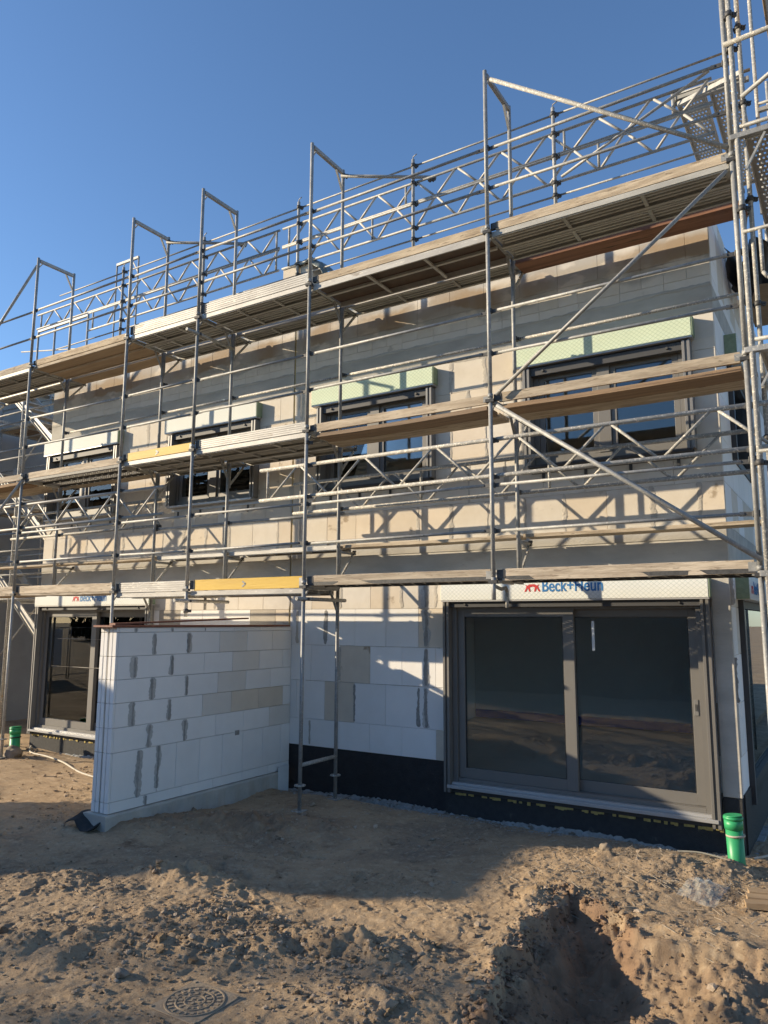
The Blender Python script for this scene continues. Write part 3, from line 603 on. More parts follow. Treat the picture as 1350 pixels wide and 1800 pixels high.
# gable wall of the right house: openings at ground and upper floor, the lower widened to brighten the room
gh = [(1.78, 6.0, -2.40, -.22), (2.12, 3.9, 1.44, 2.68)]
gc = MB()
for (a, b, c, d) in subtract((YW+.05, 10.5, -2.2, 4.4), gh): gc.box((-.70, a, c), (-.465, b, d))
gw = gc.build('gable_wall', aac_white, h1)
random.seed(9)
for rows in (ROWS_LOW, ROWS_UP, ROWS_TOP, ROWS_MID, ROWS_HEAD):
    for ri, (za, zb) in enumerate(zip(rows[:-1], rows[1:])):
        y = YW+.05-(.25 if ri % 2 else 0)
        while y < 7:
            for (a, b, c, d) in subtract((max(YW+.053, y+.002), y+.503, za+.002, zb-.002), gh): piece('block', (-.464, a, c), (-.415, b, d), aac_white if random.random() < .7 else aac, gw, .003)
            y += .505
for z0, z1 in ((.134, .566), (3.0, 3.29)): MB().box((-.464, YW+.053, z0), (-.413, 10.5, z1)).build('ring_beam', concrete, gw)
MB().box((-.464, YW+.02, -2.98), (-.40, 10.5, -2.212)).build('plinth', bitumen, h1)
MB().box((-.43, YW-.02, -3), (-.33, 10.5, -2.80)).build('footing', found_m, h1)
for (a, b, c, d), ttl in zip(gh, (True, False)):
    dw = MB().box((-.50, a, c), (-.36, a+.09, d)).box((-.50, b-.09, c), (-.36, b, d)).box((-.50, a+.09, d-.09), (-.40, b-.09, d)).box((-.50, a+.09, c), (-.40, b-.09, c+.09)).build('side_window', frame_d, h1)
    MB().box((-.47, a+.09, c+.09), (-.455, b-.09, d-.09)).build('pane', glass, dw)
    zb = .04 if ttl else 2.95
    bx = MB().box((-.414, a-.10, d), (-.275, b+.05, zb), .004).build('shutter_box', box_white, h1)
    if not ttl: MB().box((-.413, a-.115, d+.005), (-.28, a-.1005, zb-.005), .003).build('end_board', box_mint_m, bx)
    else:
        MB().box((-.413, a-.115, d+.005), (-.28, a-.1005, zb-.005), .003).build('end_board', box_mint_m, bx)
        emblem(bx, -.275, a+.12, d+.07, .2, 'y'); lettering(bx, 'Beck+Heun', -.272, a+.26, d+.07, .2, 'y')
# raw concrete corner pier beside the terrace door, and the concrete pads in the facade
MB().box((-.605, YW-.03, -2.24), (-.418, YW+.049, .128), .006).build('concrete_pier', concrete, w1)
MB().box((-.604, YW-.034, -2.9), (-.419, YW+.019, -2.243), .006).build('plinth_felt', bitumen2, h1)
# joint between the houses and raised party wall under its sheet
MB().box((-6.394, YW+.02, -2.9), (-6.366, YW+.3, 4.45)).build('joint_filler', foam, h2)
MB().box((-6.72, YW+.06, 4.41), (-6.385, 4.2, 5.16), .01).build('parapet', aac_tan, h2)
MB().box((-6.37, YW+.06, 4.41), (-6.12, 4.2, 5.10), .01).build('parapet', aac_tan, h1)
gs = MB(); nu, nv = 16, 12; vs = []
for i in range(nu+1):
    for j in range(nv+1):
        u, v_ = i/nu, j/nv; x = -6.46+.62*u; drop = max(0, x+6.13)*1.15
        vs.append((x+random.uniform(-.01, .01), 1.24+.6*v_+random.uniform(-.01, .01), 5.185-drop*.85+.018*math.sin(u*17+v_*6)+random.uniform(0, .02)-.10*(j == 0)-.04*(j == 1)))
fs = [(i*(nv+1)+j, (i+1)*(nv+1)+j, (i+1)*(nv+1)+j+1, i*(nv+1)+j+1) for i in range(nu) for j in range(nv)]
sh = gs.add(vs, fs, True).build('tarpaulin', grey_sheet); tag(sh, 'crumpled grey-green plastic sheet laid over the raised party wall', 'tarpaulin')
smod = sh.modifiers.new('thick', 'SOLIDIFY'); smod.thickness = .006
# wires sticking up over two boxes
random.seed(12)

# ------------------------------------------------------------------ garden wall of blocks
pw = thing('garden_wall', 'white block privacy wall standing out from the house between the two terraces', 'wall', (-6.51, -.3, -2.56))
PX0, PX1, PY0 = -6.605, -6.33, -1.83
pc = MB().box((PX0+.052, PY0+.052, -2.555), (PX1-.052, YW-.003, -.56)).build('wall', mortar, pw)
prow = [(-.61, -.553, [-1.57,-1.025,-.484,.043,.564]), (-.876, -.61, [-1.292,-.757,-.22,.303,.82]), (-1.132, -.876, [-1.567,-1.012,-.479,.034,.56,1.059]), (-1.389, -1.132, [-1.3,-.756,-.224,.301,.806]),
        (-1.655, -1.389, [-1.561,-1.021,-.482,.033,.559,1.08]), (-1.92, -1.655, [-1.309,-.766,-.24,.272,.795]), (-2.44, -1.92, [-1.441,-1.16,-.88,-.501,-.104,.276,.67,1.054]), (-2.555, -2.44, [-1.317,-.775,-.254,.268,.791])]
tanset = {(1, 3), (2, 4), (3, 3), (3, 4), (4, 3), (4, 4), (5, 4), (5, 5)}
random.seed(21)
for ri, (z0, z1, js) in enumerate(prow):
    ys = [PY0]+js+[YW-.004]
    for i, (a, b) in enumerate(zip(ys[:-1], ys[1:])):
        m = aac_cream if ((ri, i) in tanset and random.random() < .6) else (aac_tan if (ri, i) in ((4, 4), (4, 5)) else aac_white)
        piece('block', (PX1-.05, a+.002+(0 if i else .03), z0+.002), (PX1-random.uniform(0, .0015), b-.002, z1-.002), m, pw, .003)
        piece('block', (PX0, a+.002+(0 if i else .03), z0+.002), (PX0+.05, b-.002, z1-.002), aac_white, pw, .003)
    e = MB()                                            # free end: tongue-and-groove ribs either side of the slot
    for a, b in ((PX0, PX0+.058), (PX0+.066, PX0+.122), (PX0+.150, PX0+.205), (PX0+.213, PX1)): e.box((a, PY0-random.uniform(0, .003), z0+.002), (b, PY0+.029, z1-.002), .004)
    e.build('end_block', aac_white, pw)
for z in np.arange(-2.5, -.7, .07):
    if random.random() < .8: MB().box((PX0+.124, PY0+.02, z), (PX0+.148, PY0+.05, z+random.uniform(.04, .075)), .003).build('foam_bead', foam, pw)
for (y, z0, z1, wd) in [(-1.287,-.872,-.62,.055), (-.757,-.872,-.62,.06), (-1.57,-1.125,-.88,.065), (-1.012,-1.125,-.88,.05), (-1.3,-1.39,-1.135,.06), (-.756,-1.385,-1.135,.045), (-1.561,-1.66,-1.39,.06), (-1.021,-1.65,-1.395,.055), (-1.309,-1.925,-1.66,.06), (-.766,-1.92,-1.66,.055), (-1.441,-2.45,-1.93,.06), (-1.16,-2.4,-1.91,.055), (-1.317,-2.555,-2.44,.04), (-1.57,-.612,-.556,.03), (-1.025,-.612,-.556,.03), (-.484,-.61,-.556,.02)]:
    smear(pw, y, z0+.004, z1-.004, wd*1.35, mortar_mid, 'y', PX1); smear(pw, y+random.uniform(-.004, .004), z0+.01, z1-.012, wd*.62, mortar, 'y', PX1+.004)
MB().box((PX1-.002, .12, -1.96), (PX1+.004, .20, -1.90), .002).build('mortar_patch', mortar, pw)
n = 100; vs = []
for i in range(n+1):
    y = PY0-.06+(YW-.1-PY0+.06)*i/n; e = .05+.008*math.sin(i*.7)+random.uniform(-.003, .003); zt = -2.557+random.uniform(-.004, .0)
    vs += [(PX0-.05, y, -3.0), (PX0-.05, y, zt), (PX1+e-.012, y, zt), (PX1+e, y, zt-.02), (PX1+e+.006, y, -3.0)]
MB().add(vs, [(5*i+k, 5*i+1+k, 5*i+6+k, 5*i+5+k) for i in range(n) for k in range(4)]+[(4, 3, 2, 1, 0)]).build('footing', concrete, pw)
MB().box((PX1+.052, YW-.30, -3.0), (PX1+.062, YW-.08, -2.48)).build('flashing', tape_m, pw)
# reddish boards on top of it
b = MB().box((PX0-.04, PY0-.08, -.552), (PX1+.02, YW-.06, -.528), .003).build('board', redbrown); tag(b, 'long red-brown board lying flat along the top of the white garden wall', 'board')
q = MB().bar((-6.45, -.15, -.500), (-6.36, .40, -.445), .10, .022)
b = MB().bar((-6.52, -1.75, -.515), (-6.38, .32, -.44), .11, .02).build('board', redbrown); tag(b, 'narrower red-brown board tilted up on top of the flat board', 'board')
# felt offcut at its foot
vs = []; 
for i in range(9):
    for j in range(7): vs.append((-6.78+.42*i/8, -2.02+.24*j/6, H(-6.78+.42*i/8, -2.02+.24*j/6)+.10+.05*math.sin(i*.8)-.05*(1-j/6)+.012*math.cos(i*2+j)))
o = MB().add(vs, [(i*7+j, (i+1)*7+j, (i+1)*7+j+1, i*7+j+1) for i in range(8) for j in range(6)], True).build('roofing_felt', bitumen2); o.modifiers.new('thick', 'SOLIDIFY').thickness = .012
tag(o, 'scrap of black roofing felt folded over the foot of the garden wall', 'felt')

# ------------------------------------------------------------------ scaffold along the facade
XS = [0, -2.57, -5.14, -7.21, -8.78, -11.35, -13.92]
sc = thing('scaffold', 'grey tube scaffold with plank decks running along the whole facade', 'scaffold', (-5.14, .35, -2.78))
RT = .0242
def coupler(par, p, ax=(0, 0, 1)):
    p = Vector(p); a = Vector(ax).normalized(); mb = MB(); mb.tube(p-a*.026, p+a*.026, .034, 10)
    s = a.orthogonal().normalized(); u = a.cross(s)
    mb.bar(p+s*.03-u*.01, p+s*.075-u*.01, .03, .04, a); mb.tube(p+s*.055-u*.05, p+s*.055+u*.05, .008, 6); mb.tube(p+s*.055+u*.03, p+s*.055+u*.052, .015, 6); mb.bar(p-s*.02+u*.03, p+s*.02+u*.06, .03, .035, a)
    return mb.build('coupler', dark_steel, par)
def frame(par, x, z0, z1, outer=True, inner=True, y0=0, y1=.73, low=None):
    t = MB().box((x-.024, y0+RT, z1-.075), (x+.024, y1-RT, z1-.02), .004).build('frame_transom', steel, par)
    zz = z0 if low is None else low
    if outer: MB().tube((x, y0, zz), (x, y0, z1), RT, 12).build('standard', steel, t)
    if inner: MB().tube((x, y1, zz if low is None else low), (x, y1, z1), RT, 12).build('standard', steel, t)
    MB().bar((x, y1-.17, z1-.08), (x, y1-.012, z1-.34), .018, .03, (1, 0, 0)).build('gusset', steel, t); MB().bar((x, y0+.08, z1-.08), (x, y0+.018, z1-.17), .018, .03, (1, 0, 0)).build('gusset', steel, t)
    if z1 < 5.5:
        for yy, f in ((y0, outer), (y1, inner)):
            if f: MB().tube((x, yy, z1-.015), (x, yy, z1+.03), .031, 12).build('collar', steel, t)
    return t
for i, x in enumerate(XS):
    for L in (2, 4, 6): frame(sc, x, L-2, L)
    base = -2.76
    if i in (0, 2, 4, 5, 6):
        t = frame(sc, x, base+.04, 0) if i != 5 else None
        if i == 5: t = MB().tube((x, 0, base+.04), (x, 0, 0), RT, 12).build('standard', steel, sc)
        for yy in ((0, .73) if i != 5 else (0,)):
            zg = float(H(x, yy)); MB().tube((x, yy, zg+.01), (x, yy, zg+.3), .017, 10).build('jack', steel_old, t); MB().tube((x, yy, zg+.29), (x, yy, zg+.305), .07, 8).build('jack_nut', steel_old, t); MB().box((x-.075, yy-.075, zg+.002), (x+.075, yy+.075, zg+.012)).build('base_plate', steel_old, t)
        if i != 5: MB().tube((x, 0, -2.2), (x, .73, -2.2), .0242, 10).build('ledger', steel_old, t)
    else:
        MB().tube((x, 0, -.24 if i == 1 else -.42), (x, 0, 0), RT, 12).build('standard', steel, sc)
        MB().path([(x, .01, -.09), (x, .2, -.12), (x, .33, -.10), (x, .36, -.14), (x, .36, -.32)], .02, 8).build('hanger', steel_old, sc)
DECKS = {(3, 1): ('steel', 'red', 'wood'), (3, 2): ('ply', 'steel', 'wood'), (3, 3): ('steel', 'steel', 'alu'), (3, 4): ('steel', 'steel', 'alu'), (3, 5): ('plyl', 'woodc', 'wood'), (3, 6): ('steel', 'steel', 'wood'),
         (2, 1): ('wood', None, 'wood'), (2, 2): ('wood', None, 'wood'), (2, 3): ('steel', 'steel', 'alu'), (2, 4): ('steel', 'steel', 'yellow'), (2, 5): ('perf', 'woodc', 'wood'), (2, 6): ('wood', 'woodc', 'wood'),
         (1, 1): ('perf', 'woodc', 'wood'), (1, 2): ('perf', 'woodc', 'wood'), (1, 3): ('steel', 'alu', 'yellow'), (1, 4): ('steel', 'alu', 'alu'), (1, 5): ('wood', 'woodc', 'wood'), (1, 6): ('wood', 'woodc', 'wood')}
def steel_deck(par, x0, x1, y0, y1, zt, m=deck_steel, edge=alu):
    d = MB().box((x0, y0+.012, zt-.014), (x1, y1-.012, zt)).build('deck_board', m, par)
    MB().box((x0, y0, zt-.060), (x1, y0+.011, zt+.002), .002).box((x0, y0+.012, zt-.068), (x1, y0+.035, zt-.058)).build('side_rail', edge, d); MB().box((x0, y1-.011, zt-.068), (x1, y1, zt+.002), .002).box((x0, y1-.035, zt-.068), (x1, y1-.012, zt-.058)).build('side_rail', m, d)
    rb = MB(); wdt = y1-y0
    for k in (1, 2, 3, 4): rb.box((x0+.05, y0+wdt*k/5-.016, zt-.036), (x1-.05, y0+wdt*k/5+.016, zt-.0145), .004)
    rb.build('rib', m, d)
    for k in (1, 2): xx = x0+(x1-x0)*k/3; piece('cross_bar', (xx-.02, y0+.036, zt-.062), (xx+.02, y1-.036, zt-.037), edge, d, .003)
    return d
def perf_deck(par, x0, x1, y0, y1, zt, along='x', m=deck_steel):
    nx_, ny_ = int((x1-x0)/.02), int((y1-y0)/.02); mb = MB(); vs = []; fs = []
    n1, n2 = (nx_, ny_)
    for i in range(n1+1):
        for j in range(n2+1): vs.append((x0+(x1-x0)*i/n1, y0+(y1-y0)*j/n2, zt))
    for i in range(n1):
        for j in range(n2):
            a, b_ = (i, j) if along == 'x' else (j, i); na, nb = (n1, n2) if along == 'x' else (n2, n1)
            if 1 < b_ < nb-2 and 1 < a < na-2 and ((a % 4 in (1, 2) and b_ % 2 == 1 and (a//4) % 2 == 0) or (a % 4 in (1, 2) and b_ % 2 == 0 and (a//4) % 2 == 1)): continue
            fs.append((i*(n2+1)+j, (i+1)*(n2+1)+j, (i+1)*(n2+1)+j+1, i*(n2+1)+j+1))
    d = mb.add(vs, fs).build('perforated_deck_board', m, par); d.modifiers.new('thick', 'SOLIDIFY').thickness = .006
    if along == 'x':
        for a in (y0-.003, y1-.009): piece('side_rail', (x0, a, zt-.042), (x1, a+.012, zt+.004), dark_steel, d, .002)
        for xx in (x0+.01, x1-.04): piece('end_rail', (xx, y0+.01, zt-.06), (xx+.03, y1-.01, zt-.008), m, d, .002)
    else:
        for a in (x0-.003, x1-.009): piece('side_rail', (a, y0, zt-.07), (a+.012, y1, zt+.004), m, d, .002)
        for yy in (y0+.01, y1-.04): piece('end_rail', (x0+.01, yy, zt-.06), (x1-.01, yy+.03, zt-.008), m, d, .002)
    return d
def wood_plank(par, x0, x1, y0, y1, zt, m=wood, th=.045, sag=.0, name='plank'):
    n = 10; vs = []; jit = [random.uniform(-.003, .003) for _ in range(4*(n+1))]
    mb = MB()
    for i in range(n+1):
        x = x0+(x1-x0)*i/n; s = -sag*math.sin(math.pi*i/n)
        for k, (yy, zz) in enumerate(((y0, zt-th), (y1, zt-th), (y1, zt-.006), (y1-.006, zt), (y0+.006, zt), (y0, zt-.006))): vs.append((x, yy+jit[(4*i+k) % len(jit)], zz+s+jit[(4*i+k+1) % len(jit)]*.5))
    fs = [(0, 1, 2, 3, 4, 5), tuple(6*n+k for k in (5, 4, 3, 2, 1, 0))]
    for i in range(n):
        for k in range(6): fs.append((6*i+k, 6*i+6+k, 6*i+6+(k+1) % 6, 6*i+(k+1) % 6))
    return mb.add(vs, fs).build(name, m, par)
TOE = {('wood', 1): (-.035, .125), ('wood', 2): (-.065, .105), ('wood', 3): (-.035, .108), ('yellow', 1): (-.06, .15), ('yellow', 2): (-.045, .125), ('alu', 1): (-.065, .15), ('alu', 2): (-.045, .14), ('alu', 3): (-.002, .155)}
def toe(par, x0, x1, y, z, kind, h):
    if kind == 'wood': o = wood_plank(par, x0+.09, x1-.05, y, y+.032, z+h, wood, h, 0, 'toe_board')
    elif kind == 'yellow':
        o = MB().box((x0+.10, y, z), (x1-.02, y+.032, z+h), .003).build('toe_board', yellow, par, 'yellow painted toe board'); xm = (x0+x1)/2
        MB().bar((xm-.03, y-.002, z+h*.72), (xm+.03, y-.002, z+h*.5), .002, .022, (1, 0, 1)).bar((xm+.03, y-.002, z+h*.5), (xm-.03, y-.002, z+h*.26), .002, .022, (-1, 0, 1)).build('arrow_mark', steel, o)
    else:
        mb = MB().box((x0+.07, y+.004, z), (x1-.03, y+.026, z+h), .002)
        for k in range(5): mb.box((x0+.07, y, z+.004+h*.2*k), (x1-.03, y+.006, z+.004+h*.2*k+h*.14), .002)
        o = mb.build('toe_board', alu, par, 'ribbed aluminium toe board')
    MB().box((x0+.026, y-.006, z+.02), (x0+.12, y+.038, z+h-.01), .004).bar((x0+.05, y+.01, z+h-.01), (x0+.05, y+.01, z+h+.02), .03, .012).build('toe_board_fitting', dark_steel, o)
    MB().box((x1-.10, y-.003, z+.02), (x1-.03, y-.001, z+h-.02)).build('end_plate', steel, o)
    return o
random.seed(33)
for (L, bi), (dk, con, tb) in DECKS.items():
    x1, x0 = XS[bi-1], XS[bi]; z = (L-1)*2; a, b = x0+.035, x1-.035; zt = (z+.008) if (L == 1 and dk in ('wood', 'perf')) else z+TOE[tb, L][0]-.008
    if dk == 'steel':
        for y0 in (.035, .37): steel_deck(sc, a, b, y0, y0+.32, zt, edge=(deck_steel if bi in (1, 6) else alu))
    elif dk == 'perf':
        for y0 in (.035, .37): perf_deck(sc, a, b, y0, y0+.32, zt)
    elif dk == 'wood':
        for k, y0 in enumerate((.04, .36)): wood_plank(sc, a+.03+random.uniform(0, .06), b-random.uniform(0, .04), y0, y0+.30, zt-.02+random.uniform(-.006, .008), wood2 if (L == 2 and k == 0) else wood, .05, .012)
    elif dk == 'plyl':
        for y0 in (.04, .37):
            d = MB().box((a, y0+.02, zt-.03), (b, y0+.30, zt-.012)).build('plywood_deck', ply_light, sc); piece('side_rail', (a, y0, zt-.05), (b, y0+.019, zt), wood, d, .002); piece('side_rail', (a, y0+.301, zt-.05), (b, y0+.32, zt), wood, d, .002)
    elif dk == 'ply':
        d = MB().box((a, .05, zt-.014), (b, .66, zt-.002)).build('plywood_deck', ply_dark, sc)
        for y0 in (.035, .655): piece('side_rail', (a, y0, zt-.085), (b, y0+.022, zt), alu, d, .002)
        piece('centre_rail', (a, .33, zt-.05), (b, .37, zt-.0145), deck_steel, d, .002)
        for k in (1, 2): xx = a+(b-a)*k/3; piece('cross_bar', (xx-.02, .058, zt-.075), (xx+.02, .654, zt-.051), alu, d, .002)
    zc = z-.03 if L > 1 else .545
    if con in ('steel', 'alu'): steel_deck(sc, a, b, .775, 1.085, zc, alu if con == 'alu' else deck_steel)
    elif con == 'woodc': wood_plank(sc, a, b, .79, 1.07, zc, ply_light if L == 3 else wood, .04, .008)
    elif con == 'red': wood_plank(sc, a-.03, b+.05, .79, 1.09, zc-.02, red_plank, .055, .0)
    toe(sc, x0, x1, .033, z+TOE[tb, L][0], tb, TOE[tb, L][1])
    for h in (.5, 1.0):
        zz = z+h+random.uniform(-.012, .012); z2 = z+h+random.uniform(-.012, .012)
        o = MB().tube((x0+.10, .02, zz), (x1-.10, .02, z2), .0175, 10).build('guardrail', steel, sc)
        MB().bar((x0+.026, .02, zz-.005), (x0+.14, .02, zz), .014, .042).build('wedge_end', dark_steel, o); MB().bar((x1-.14, .02, z2), (x1-.026, .02, z2-.005), .014, .042).build('wedge_end', dark_steel, o)
for i, x in enumerate(XS):                              # consoles on the inner standards and wedge cups on the outer ones
    for z in (.5, 1.975, 3.975):
        if z == 1.975 and i in (0,): continue
        br = MB().tube((x, .75, z-.05), (x, 1.13, z-.05), .02, 10).build('bracket', steel, sc)
        MB().bar((x, 1.07, z-.08), (x, .765, z-.42), .03, .02, (1, 0, 0)).build('strut', steel_old, br); MB().box((x-.02, .757, z-.46), (x+.02, .775, z-.02), .002).build('bracket_plate', steel_old, br)
        MB().bar((x, 1.06, z-.07), (x, 1.12, z-.01), .02, .05, (1, 0, 0)).build('catch', dark_steel, br)
    for z in (.5, 1.0, 2.5, 3.0, 4.5, 5.0):
        MB().box((x-.035, -.012, z-.03), (x+.035, .034, z+.03), .006).build('wedge_cup', dark_steel, sc)
    for z in (0, 2, 4): MB().bar((x-.05, -.01, z-.05), (x+.045, .0, z-.05), .05, .035).build('frame_catch', dark_steel, sc)
# lattice girders
def girder(par, x0, x1, y, zt, zb, m=steel_old, post=True, pitch=1.0, phase=0, r=.0242, rs=.0155, mid=None):
    g = MB().tube((x0-.13, y, zt), (x1, y, zt), r, 12).tube((x0-.13, y, zb), (x1, y, zb), r, 12).build('lattice_girder', m, par)
    if post: MB().tube((x0, y, zt-r), (x0, y, zb+r), .017, 8).build('post', m, g)
    if mid: 
        for xx in mid: MB().tube((xx, y, zt-r), (xx, y, zb+r), .017, 8).build('post', m, g)
    x = x0+.06+phase; up = True
    while x < x1-.05:
        e = x+pitch*.42
        if e > x1: break
        MB().tube((x, y, zb+r*.6) if up else (x, y, zt-r*.6), (e, y, zt-r*.6) if up else (e, y, zb+r*.6), rs, 8).build('strut', alu if m is steel else m, g)
        x += pitch*.5; up = not up
    return g
girder(sc, -5.83, 1.4, .062, 1.525, 1.115); girder(sc, -14.6, -7.83, .062, 1.49, 1.08, alu, post=False, phase=.12); girder(sc, -5.85, -.02, .795, 1.455, 1.035, mid=[-2.2, -3.9]); girder(sc, -12.72, -8.74, .795, 1.47, 1.045)
for x in XS[:6]:
    for z in (1.525, 1.115):
        if x in (-7.21,): continue
        coupler(sc, (x, .02, z-.02), (0, 0, 1))
for x in (-2.57, -5.14, -11.35, -8.78): coupler(sc, (x, .77, 1.035))
for i in range(6):                                      # long tube on the inner standards
    if i < 5: MB().tube((XS[i+1]+.03, .785, 2.92), (XS[i]+.02, .785, 2.915), .0185, 10).build('ledger', steel_old, sc); coupler(sc, (XS[i+1], .755, 2.92))
    if i >= 2 and i < 4: MB().tube((XS[i+1]-.1, .785, .98), (XS[i]+.05, .785, .975), .0242, 10).build('ledger', steel, sc); coupler(sc, (XS[i+1], .755, .98))
# diagonal braces
MB().tube((-2.49, -.03, 2.0), (-.05, -.03, 3.84), .0205, 10).build('brace', steel, sc)
MB().tube((-2.47, -.05, 1.87), (.02, -.05, .08), .0242, 10).build('brace', steel, sc)
MB().tube((-2.50, .0, 5.86), (-.03, .0, 4.09), .0242, 10).build('brace', steel_old, sc)
MB().tube((-11.38, 0, 5.86), (-13.5, 0, 4.1), .0242, 10).build('brace', steel, sc)
MB().tube((-11.30, -.03, 1.9), (-13.5, -.03, .2), .0242, 10).build('brace', steel, sc)
# short cross tubes below the first deck and under the third
for x, z, ya, yb in ((-5.16, -.20, -.18, .86), (-7.23, -.20, -.25, .80), (-7.25, 3.70, -.22, .74)):
    MB().tube((x+.05, ya, z), (x+.05, yb, z), .0242, 12).build('tie_tube', steel_old, sc); coupler(sc, (x+.02, .0, z), (0, 0, 1))
coupler(sc, (-5.14, .01, 1.80)); coupler(sc, (-8.78, .76, 3.40)); coupler(sc, (-7.21, 0, -.34))
# roof-edge guard above the wall head
yg = 1.3
for (za, zb) in ((5.82, 5.515), (5.49, 5.13)):
    girder(sc, -13.2 if za > 5.6 else -11.5, -6.80, yg, za, zb, steel, pitch=.66, r=.019, rs=.0165, phase=.05 if za > 5.6 else .38, mid=[-6.86])
    girder(sc, -6.60, -.28, yg, za, zb, steel, pitch=.66, r=.019, rs=.0165, phase=.0 if za > 5.6 else .33, mid=([-4.42, -2.05] if za > 5.6 else [-5.0, -1.62]))
for za, rr in ((6.10, .0135), (4.955, .0135)):
    for a, b in ((-12.7, -10.6), (-10.6, -8.5), (-8.5, -6.4), (-6.4, -4.28), (-4.28, -2.18), (-2.18, -.1)): MB().tube((a+.05, yg+.02, za), (b-.05, yg+.02, za), rr, 8).build('guardrail', steel, sc)
for x in (-2.18, -4.28, -6.39, -8.49, -10.62):
    p = MB().tube((x, yg-.03, 4.42), (x, yg-.03, 6.17), .0242, 12).build('guard_post', steel, sc)
    MB().path([(x, yg-.03, 6.17), (x, yg-.03, 6.215), (x+.07, yg-.05, 6.225)], .008, 6).build('hook', steel, p)
    for z in (6.1, 5.82, 5.5, 5.13, 4.955): coupler(sc, (x, yg-.03, z-.02))
MB().tube((-2.1, yg-.01, 5.18), (-.30, yg-.01, 5.92), .0185, 10).build('brace', steel, sc)
for x in (-5.14, -8.78):
    MB().tube((x-.02, .70, 5.90), (x+1.16, 1.42, 5.875), .0242, 12).build('tie_tube', steel, sc); coupler(sc, (x, .74, 5.92)); coupler(sc, (x+1.09, 1.37, 5.85))

# ------------------------------------------------------------------ scaffold round the gable
gsn = thing('scaffold', 'second scaffold round the right gable with perforated steel decks', 'scaffold', (.45, 2.5, -2.78))
for (x, y) in ((.062, -.06), (.075, .74), (.80, -.06), (.80, .74)):
    MB().tube((x, y, -2.7), (x, y, 8.4), RT, 12).build('standard', steel_old, gsn)
for y in (2.57, 5.14, 7.71):
    for x in (.09, .80): MB().tube((x, y, -2.7), (x, y, 8.2), RT, 12).build('standard', steel_old, gsn)
for y in (-.06, 2.57, 5.14):
    for L in (0, 2.05, 4.18, 6.1):
        MB().box((-.0 if y < 0 else .09, y-.025, L-.07), (.80, y+.025, L-.015), .004).tube((.09, y, L+.05), (.80, y, L+.05), .02, 10).build('frame_transom', steel, gsn)
        MB().bar((.12, y, L-.40), (.30, y, L-.08), .02, .03, (0, 1, 0)).build('gusset', steel, gsn)
for L in (0, 2.05, 4.18):
    for y0 in (-.02, 2.6):
        for x0 in (.125, .455): perf_deck(gsn, x0, x0+.31, y0, y0+2.53, L, 'y')
for y0 in (1.62,):
    for x0 in (-.74, -.36): perf_deck(gsn, x0, x0+.33, y0, y0+2.5, 6.0, 'y')
MB().box((-.78, 1.66, 5.90), (.08, 1.71, 5.955), .004).tube((-.76, 1.66, 6.02), (.1, 1.66, 6.02), .02, 10).build('console_beam', steel, gsn); MB().tube((-.77, 1.66, 5.78), (-.77, 1.66, 6.05), .024, 10).build('spigot', steel, gsn)
MB().bar((-.72, 1.68, 5.90), (.06, 1.0, 5.55), .04, .05).build('console_strut', steel, gsn); MB().tube((-.05, .6, 5.62), (.06, -.06, 5.45), .0242, 12).build('tie_tube', steel_old, gsn)
MB().box((-.10, 4.6, 5.7), (.02, 4.65, 6.3)).build('console_post', steel, gsn)
for z in (5.12, 6.5, 7.2): MB().tube((.0, -.09, z), (.95, -.09, z+.02), .0242, 12).build('ledger', steel_old, gsn)
MB().tube((.06, .7, 5.05), (.9, .45, 5.35), .0242, 12).build('tie_tube', steel, gsn)
for z in (3.1, 2.6, 1.1, .6, 5.2): MB().tube((.80, -.06, z), (.80, 7.71, z), .0175, 8).build('guardrail', steel, gsn)
for z in (3.15, 1.05): MB().tube((.06, -.085, z), (.85, -.085, z+.01), .0175, 10).build('guardrail', steel, gsn)
MB().path([(.20, -.09, 3.13), (.20, -.09, 2.72), (.235, -.09, 2.66), (.29, -.09, 2.65)], .018, 8).build('loop_handle', steel_old, gsn)
for x, y, z in ((.062, -.06, 5.45), (.075, .74, 5.0), (.062, -.06, 3.4), (.075, .74, 2.75), (.075, .74, 3.9), (.062, -.06, .95), (.075, .74, 1.35), (.075, .74, -.5), (.075, .74, 5.9), (.05, -.03, 5.1)): coupler(gsn, (x, y, z))
for z0 in (-.1, 2.0, 4.1): MB().tube((.09, 2.57, z0), (.09, 5.14, z0+1.9), .0205, 8).build('brace', steel, gsn)
wood_board = MB().box((.33, .1, 5.98), (.36, 2.5, 6.9), .006).build('side_board', wood_y, gsn)
MB().box((-.32, 3.0, 4.1), (.10, 5.1, 4.14)).build('plywood_deck', ply_light, gsn)
bs = MB(); vs = []
for i in range(8):
    for j in range(8): vs.append((-.40+.55*i/7+.03*math.sin(j*1.3), 2.5+.4*math.sin(i*.9)+.06*j, 4.28-.42*j/7-.16*i/7+.04*math.sin(i*2+j)))
o = bs.add(vs, [(i*8+j, (i+1)*8+j, (i+1)*8+j+1, i*8+j+1) for i in range(7) for j in range(7)], True).build('black_sheet', black_sheet); o.modifiers.new('thick', 'SOLIDIFY').thickness = .006
tag(o, 'black plastic sheet hanging from the gable scaffold at the wall head', 'sheet')

